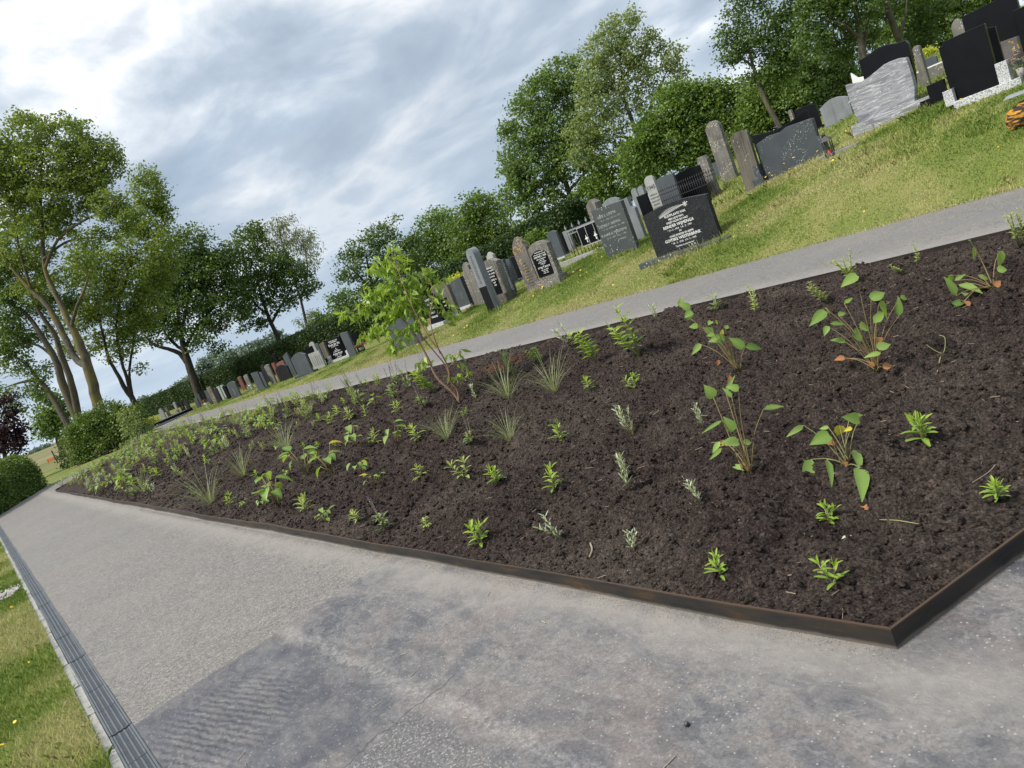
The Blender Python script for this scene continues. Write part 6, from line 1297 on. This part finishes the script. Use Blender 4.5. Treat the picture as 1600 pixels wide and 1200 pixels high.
# --- others near enough to tell apart
LST = [
 ('sedum', 1337, 440, 50, 'thin pale green sprig against the steel edge above the fullest broad-leaved plant', -.3), ('sedum', 1296, 474, 46, 'pale sprigs leaning left, just left of the fullest broad-leaved plant', -.7), ('sedum', 1412, 426, 26, 'short pale sprig leaning far left by the back edge, left of its upright twin', -.9),
 ('sedum', 1432, 417, 34, 'short upright pale sprig by the back edge, upper right of the bed', 0), ('sedum', 1592, 385, 52, 'tall pale sprig cut by the right edge of the picture', -.1), ('sedum', 1180, 493, 46, 'bushy lemon-green sprig at the back edge, above the left-leaning broad-leaved plant', 0),
 ('salvia0', 1120, 485, 34, 'small dark-leaved plant at the back edge left of the lemon-green sprig', 0), ('sedumG', 1000, 556, 76, 'tall double sprig with round green leaves by the back edge in the middle', -.1), ('sedumG', 932, 568, 62, 'green sprig leaning left beside the double round-leaved sprig', -.5),
 ('silver', 893, 540, 36, 'pale grey-green sprig crossing the back edge above the leaning green sprig', -.3), ('silver', 1026, 502, 26, 'tiny pale grey-green tuft at the back edge right of the double round-leaved sprig', 0), ('silver', 956, 522, 20, 'low pale tuft at the back edge left of the double round-leaved sprig', 0),
 ('silver', 990, 682, 46, 'upright silver-leaved sprig in the middle, above the bushier silver plant', 0), ('silverB', 983, 767, 54, 'bushiest silver-leaved plant, centre of the bed', 0), ('silver', 1100, 668, 36, 'silver sprig beside the tall sparse broad-leaved plant', 0), ('silver', 1098, 786, 44, 'silver sprig standing below the tall sparse broad-leaved plant', -.2),
 ('silver', 882, 842, 52, 'silver-leaved sprigs leaning left near the front edge', -.7), ('silver', 990, 862, 40, 'bent yellow-green and silver sprig near the front edge', .1),
 ('rosette', 875, 692, 34, 'compact bright green seedling left of the upright silver sprig', 0), ('rosette', 922, 609, 26, 'small seedling with bright tips right of the big grass tufts', 0), ('rosette', 992, 610, 26, 'small drooping seedling below the tall double sprig', 0), ('rosette', 868, 766, 40, 'bright green seedling left of the bushiest silver plant', 0),
 ('rosette', 780, 754, 30, 'low green rosette, second seedling left of the bushiest silver plant', 0), ('rosetteY', 728, 748, 36, 'ragged yellow-green seedling left of the low rosette', 0), ('salvia', 738, 692, 30, 'leafy plant with a dark flower stalk by the rusty brown peat patch', 0), ('rosetteY', 657, 747, 26, 'low wide yellow-green seedling left of the ragged one', 0),
 ('rosette', 1127, 902, 44, 'bright leafy seedling by the front edge below the silver sprigs', 0), ('rosette', 1306, 914, 52, 'seedling with pointed leaves nearest the front corner', 0), ('rosette', 1297, 820, 36, 'small seedling with one round leaf below the drooping broad-leaved plant', 0), ('rosette', 1444, 690, 56, 'star-leaved green seedling right of the drooping broad-leaved plant', 0),
 ('rosette', 1557, 779, 46, 'star-leaved green seedling near the right steel edge', 0), ('rosette', 752, 852, 48, 'deep green seedling with long leaves by the front edge, left of the leaning silver one', 0), ('salvia', 603, 828, 40, 'leafy plant with purple flower spikes by the front edge', 0), ('rosetteS', 668, 826, 26, 'small sprig with one long thin spike by the front edge', 0),
 ('mini', 510, 816, 24, 'little lobed-leaf plant near the front edge', 0), ('rosetteY', 560, 814, 22, 'small pale seedling between the little lobed-leaf plant and the purple-spiked one', 0), ('rosetteY', 478, 800, 30, 'yellow-green bushy seedling right of the bright red-stalked plant', 0), ('mini', 437, 793, 58, 'bright plant with red-based stalks and green leaves near the front edge', 0),
 ('mini', 483, 743, 46, 'left one of two neighbouring leafy plants with upright pink stalks', 0), ('mini', 520, 743, 44, 'right one of two neighbouring leafy plants with upright pink stalks', 0), ('mini', 557, 697, 32, 'leafy plant with a yellow leaf at its foot, left of the bushy light seedling', 0), ('rosetteY', 585, 694, 26, 'bushy upright light green seedling beside the leafy plant with a yellow leaf', 0),
 ('mini', 619, 692, 30, 'sparse leafy plant between the bushy light seedling and the thin grass', 0), ('rosetteY', 655, 688, 30, 'leaning pale sprigs just left of the wispy grass', 0), ('mini', 565, 742, 26, 'drooping thin leafy plant between the pink-stalked pair and the low yellow seedling', 0), ('mini', 588, 760, 22, 'two-clump low plant right of the drooping thin one', 0),
 ('grass', 866, 612, 62, 'big upright tuft of ornamental grass, rightmost of the back pair', 0), ('grass', 794, 623, 60, 'wispy ornamental grass tuft, left one of the back pair', 0), ('grass', 699, 687, 48, 'wispy ornamental grass leaning left below the young tree', 0), ('grass', 797, 689, 52, 'loose brownish ornamental grass right of the peat patch', 0),
 ('grass', 449, 704, 48, 'ornamental grass tuft with a pale seed head in the left half', 0), ('grass', 382, 744, 42, 'ornamental grass tuft with white spike, left of the lone leafy plants', 0), ('grass', 330, 788, 62, 'widest ornamental grass tuft near the front edge on the left', 0),
 ('silver', 745, 627, 30, 'grey-green bushy sprig right of the foot of the young tree', 0), ('silverG', 803, 586, 38, 'grey-green bushy sprig between the young tree and the big grass tuft', 0), ('sedumG', 846, 568, 34, 'yellow-green sprig right behind the big grass tuft', -.3), ('sedumG', 727, 652, 14, 'tiny sprout at the foot of the young tree', 0),
 ('sedumG', 682, 613, 44, 'leafy sprig left of the young tree stems', -.6), ('salvia', 662, 637, 28, 'rounded leafy plant with dark stalks below left of the young tree', 0), ('salvia', 640, 606, 28, 'leafy plant by the back edge with thin dark stalks', 0), ('salvia', 618, 622, 34, 'upper of two touching yellow-green bushy plants with purple stalks', 0), ('rosetteY', 622, 644, 24, 'lower of two touching yellow-green bushy plants', 0),
 ('mini', 589, 636, 26, 'leafy plant with pale lying leaves, in the back half', 0), ('salvia', 566, 633, 34, 'leafy plant with several dark curled spikes at the back edge', 0), ('rosette', 573, 652, 18, 'deep green low seedling below the one with dark curled spikes', 0), ('rosetteY', 548, 656, 20, 'pale seedling left of the deep green low one', 0), ('rosetteY', 528, 650, 20, 'yellow-green seedling in the back half, upper left of the pale one', 0), ('rosette', 518, 663, 18, 'small green seedling in a gap in the back half', 0)]
for kd, px, py, h_, lab, ln_ in LST:
    lean = RT*ln_*.9 if ln_ else None
    kw = {}
    if kd.startswith('sedum'): kw = dict(lean=lean); kw.update(mat=P_BRT, big=1.5) if kd == 'sedumG' else None; kd2 = 'sedum'
    elif kd.startswith('silver'): kw = dict(lean=lean); kw.update(mat=P_SALV) if kd == 'silverG' else None; kd2 = 'silver'
    elif kd == 'rosetteY': kw = dict(mat=P_SED); kd2 = 'rosette'
    elif kd == 'rosetteS': kd2 = 'salvia'; kw = dict(spikes=1, mat=P_SED)
    elif kd == 'salvia0': kd2 = 'salvia'; kw = dict(spikes=0)
    else: kd2 = kd
    plant(kd2, px, py, h_*(1.0 if kd2 != 'grass' else .92), lab, **kw)
# --- the crowded left end of the bed
def zone(kind, p):
    a = {'rosette': 'small bright green seedling', 'silver': 'small grey-leaved sprig', 'sedum': 'yellow-green leafy sprig', 'grass': 'fine grass tuft', 'salvia': 'leafy perennial with thin flower stalks', 'mini': 'broad-leaved plant on thin stalks'}[kind]
    b = 'near the front steel edge' if p[1] < 4 else 'by the back path' if p[1] > 6.2 else 'in the middle rows'
    c = 'far tip of bed' if p[0] < -29 else 'crowded far part of bed' if p[0] < -20 else 'left of young tree'
    return a+' '+b+', '+c
GRP = {'rosette': 'small bright green seedling in the crowded left end of the bed', 'silver': 'small grey-leaved sprig in the crowded left end of the bed', 'sedum': 'yellow-green leafy sprig in the crowded left end of the bed', 'grass': 'fine grass tuft in the crowded left end of the bed',
       'salvia': 'leafy perennial with thin flower stalks in the crowded left end of the bed', 'mini': 'broad-leaved plant on reddish stalks in the crowded left end of the bed'}
protos = {}
def crowd(kind, p, h, i):
    key = (kind, i % 4)
    if key not in protos:
        fn, nm, cat = PK[kind]; t = empty(nm, p, 0, zone(kind, p), cat, 'crowded left end of the bed, '+zone(kind, p)); fn(t, h, random.Random(900+i)); protos[key] = (t, h); return t
    s_, h0 = protos[key]; c_ = s_.copy(); COL.objects.link(c_); c_['label'] = zone(kind, p); c_['group'] = 'crowded left end of the bed, '+c_['label']; c_.location = tuple(float(v) for v in p); c_.rotation_euler = (0, 0, i*1.7); c_.scale = (h/h0,)*3
    for ch in s_.children: q = ch.copy(); COL.objects.link(q); q.parent = c_
    return c_
mid_ = [(500, 660, 22, 'rosette'), (491, 668, 15, 'sedum'), (479, 655, 34, 'sedum'), (481, 639, 20, 'rosette'), (468, 667, 14, 'sedum'), (437, 661, 12, 'sedum'), (407, 663, 16, 'rosette'), (392, 681, 14, 'silver'), (396, 704, 18, 'sedum'), (415, 704, 22, 'sedum'), (435, 703, 12, 'mini'), (476, 700, 12, 'rosette'), (498, 700, 16, 'rosette'),
        (526, 699, 16, 'sedum'), (400, 746, 16, 'rosette'), (422, 750, 12, 'rosette'), (450, 743, 15, 'mini'), (362, 789, 24, 'rosette'), (380, 794, 14, 'mini'), (414, 793, 20, 'mini'), (510, 626, 22, 'salvia'), (470, 632, 26, 'sedum'), (452, 640, 26, 'sedum'), (430, 648, 30, 'salvia'), (415, 655, 22, 'sedum'), (540, 632, 14, 'rosette')]
for i, (x, y, h_, kd) in enumerate(mid_):
    p = base_of(x, y); crowd(kd, p, h_*dep_of(p)/F, i)
rq = random.Random(77); placed = []; i = 0; tries = 0
while i < 350 and tries < 14000:
    tries += 1
    x = -12.5-28*rq.random()**1.1; y = 2.1+5.9*rq.random()
    if bed_d(x, y) < .12: continue
    if x > -15 and y < 5.5 and rq.random() < .8: continue
    if x > -14 and rq.random() < .5: continue
    md_ = .31 if x < -18 else .42
    if any((x-a)**2+(y-b)**2 < md_**2 for a, b in placed): continue
    placed.append((x, y)); kd = rq.choice(['rosette', 'sedum', 'sedum', 'mini', 'mini', 'salvia', 'sedum', 'salvia', 'grass', 'silver', 'rosette', 'sedum'])
    h = {'rosette': .26, 'sedum': .36, 'mini': .33, 'salvia': .40, 'grass': .45, 'silver': .34}[kd]*rq.uniform(.65, 1.2)
    crowd(kd, np.array([x, y, float(soil_top(x, y))]), h, 30+i); i += 1
# --- loose bits lying on the soil
def strand(pts, rad, mat, name, label, cat):
    P = [base_of(a, b) for a, b in pts]; o = P[0].copy(); P = [q-o+np.array([0, 0, .006]) for q in P]
    Pp, Rr = smooth_line(P, [rad]*len(P), 5); m = MB(); m.tube(Pp, Rr, 5); t = m.build(name, mat, None, o); return tag(t, label, cat)
strand([(1375, 814), (1400, 815), (1420, 818), (1437, 821)], .0022, P_STEM, 'grass_stalk', 'long yellow-green stalk lying on the mulch below the drooping broad-leaved plant', 'stalk')
t = strand([(1448, 540), (1463, 550), (1475, 552), (1477, 530), (1468, 525)], .0028, P_STEM, 'bent_stalk', 'bent pale stalk lying bare on the mulch right of the fullest broad-leaved plant', 'stalk')
strand([(1465, 583), (1470, 560), (1476, 550)], .0032, P_STEM, 'bent_stalk', 'short pale foot of the bent bare stalk right of the fullest broad-leaved plant', 'stalk')
strand([(1520, 756), (1545, 740), (1556, 728)], .0018, CHIP, 'dry_twig', 'thin dry twig beside the star-leaved seedling near the right steel edge', 'twig')
strand([(923, 850), (926, 860), (922, 872)], .006, CHIP, 'dry_twig', 'short curved brown twig right of the leaning silver sprigs', 'twig')
p = base_of(1351, 799); lb = LB(); lb.leaf((0, 0, .01), (1, .3, .2), (0, 0, 1), .05, .035, 1.4, 'ovate', .5); lb.leaf((0, .01, .01), (-.6, .8, .4), (0, 0, 1), .05, .03, 1.2, 'ovate', .8)
t = lb.build('withered_leaf', P_DRY, None); t.location = tuple(p); tag(t, 'curled rust-brown withered leaf lying on the mulch', 'leaf')
p = base_of(1316, 846); lb = LB(); lb.leaf((0, 0, .01), (1, .3, .6), (0, 0, 1), .045, .022, .4, 'ovate', .9)
t = lb.build('fallen_leaf', P_SIL, None); t.location = tuple(p); tag(t, 'small pale leaf on a stalk lying between two front seedlings', 'leaf')
q = at_dep(1074, 1134, 3.0); r_ = ray(1074, 1134); q = CAM+r_*(-1.6/r_[2]); bm = bmesh.new(); bmesh.ops.create_icosphere(bm, subdivisions=2, radius=.009)
for v in bm.verts: v.co *= 1+.25*math.sin(v.co.x*700)*math.cos(v.co.y*600)
me = bpy.data.meshes.new('pellet'); bm.to_mesh(me); bm.free(); tag(link('pebble', me, IRON, None, q+np.array([0, 0, .005])), 'single dark pebble lying on the front path', 'pebble')
# --- the young multi-stemmed tree
p0 = base_of(716, 629); dp = dep_of(p0); q0 = p0
tree('young_tree', 'young many-stemmed tree with drooping light green leaves and pink-brown stems, planted in the bed', 'tree', dp, [
    [(717, 627, 3.2, 0), (706, 612, 3.2, 0), (690, 598, 3.0, 0), (678, 582, 2.8, 0), (669, 560, 2.6, 0), (655, 535, 2.2, 0), (643, 515, 2, .1), (628, 496, 1.6, .15), (612, 472, 1.1, .2)],
    [(717, 627, 2.8, 0), (715, 610, 2.6, -.05), (704, 595, 2.4, -.1), (700, 575, 2.2, -.15), (688, 550, 2, -.2), (672, 530, 1.8, -.2), (655, 500, 1.5, -.2), (640, 470, 1.2, -.2), (625, 430, .9, -.2), (612, 395, .6, -.2)],
    [(706, 598, 2, .1), (695, 570, 1.8, .2), (675, 545, 1.6, .25), (656, 520, 1.4, .3), (645, 480, 1.1, .3), (640, 460, .8, .3)],
    [(688, 552, 1.6, -.2), (676, 520, 1.4, -.3), (672, 490, 1.1, -.3), (678, 460, .8, -.3), (670, 435, .6, -.3)],
    [(655, 535, 1.5, 0), (628, 524, 1.1, .1), (598, 516, .8, .1), (570, 520, .5, .1)],
    [(628, 496, 1.2, .1), (605, 488, .9, .1), (575, 480, .7, 0), (548, 486, .5, 0)],
    [(700, 575, 1.2, -.1), (714, 560, .9, -.1), (722, 548, .6, -.1)], [(714, 606, .8, 0), (716, 590, .7, .1), (712, 580, .5, .1)]],
    [(608, 392, 11, 13), (595, 415, 24, 15), (620, 425, 20, 20), (665, 425, 14, 13), (590, 450, 30, 18), (640, 450, 28, 18), (575, 478, 30, 12), (620, 480, 34, 18), (688, 440, 12, 12), (660, 475, 24, 16), (692, 478, 10, 18), (546, 485, 12, 7), (600, 505, 30, 12), (645, 510, 26, 14), (575, 522, 16, 8), (620, 535, 20, 10), (708, 490, 8, 10), (712, 552, 8, 8), (722, 575, 8, 12), (712, 590, 8, 10), (662, 565, 12, 4)],
    L_YOUNG, BK_PINK, (16, 5.2), 3, 7.5, .72, 81, None, 1.3, float(p0[2]), 1.0, .8)

for o in S.objects:      # every tuft, hedge and tree is a thing of its own
    if o.parent is None and o.get('category') and not o.get('kind'): o['kind'] = 'thing'
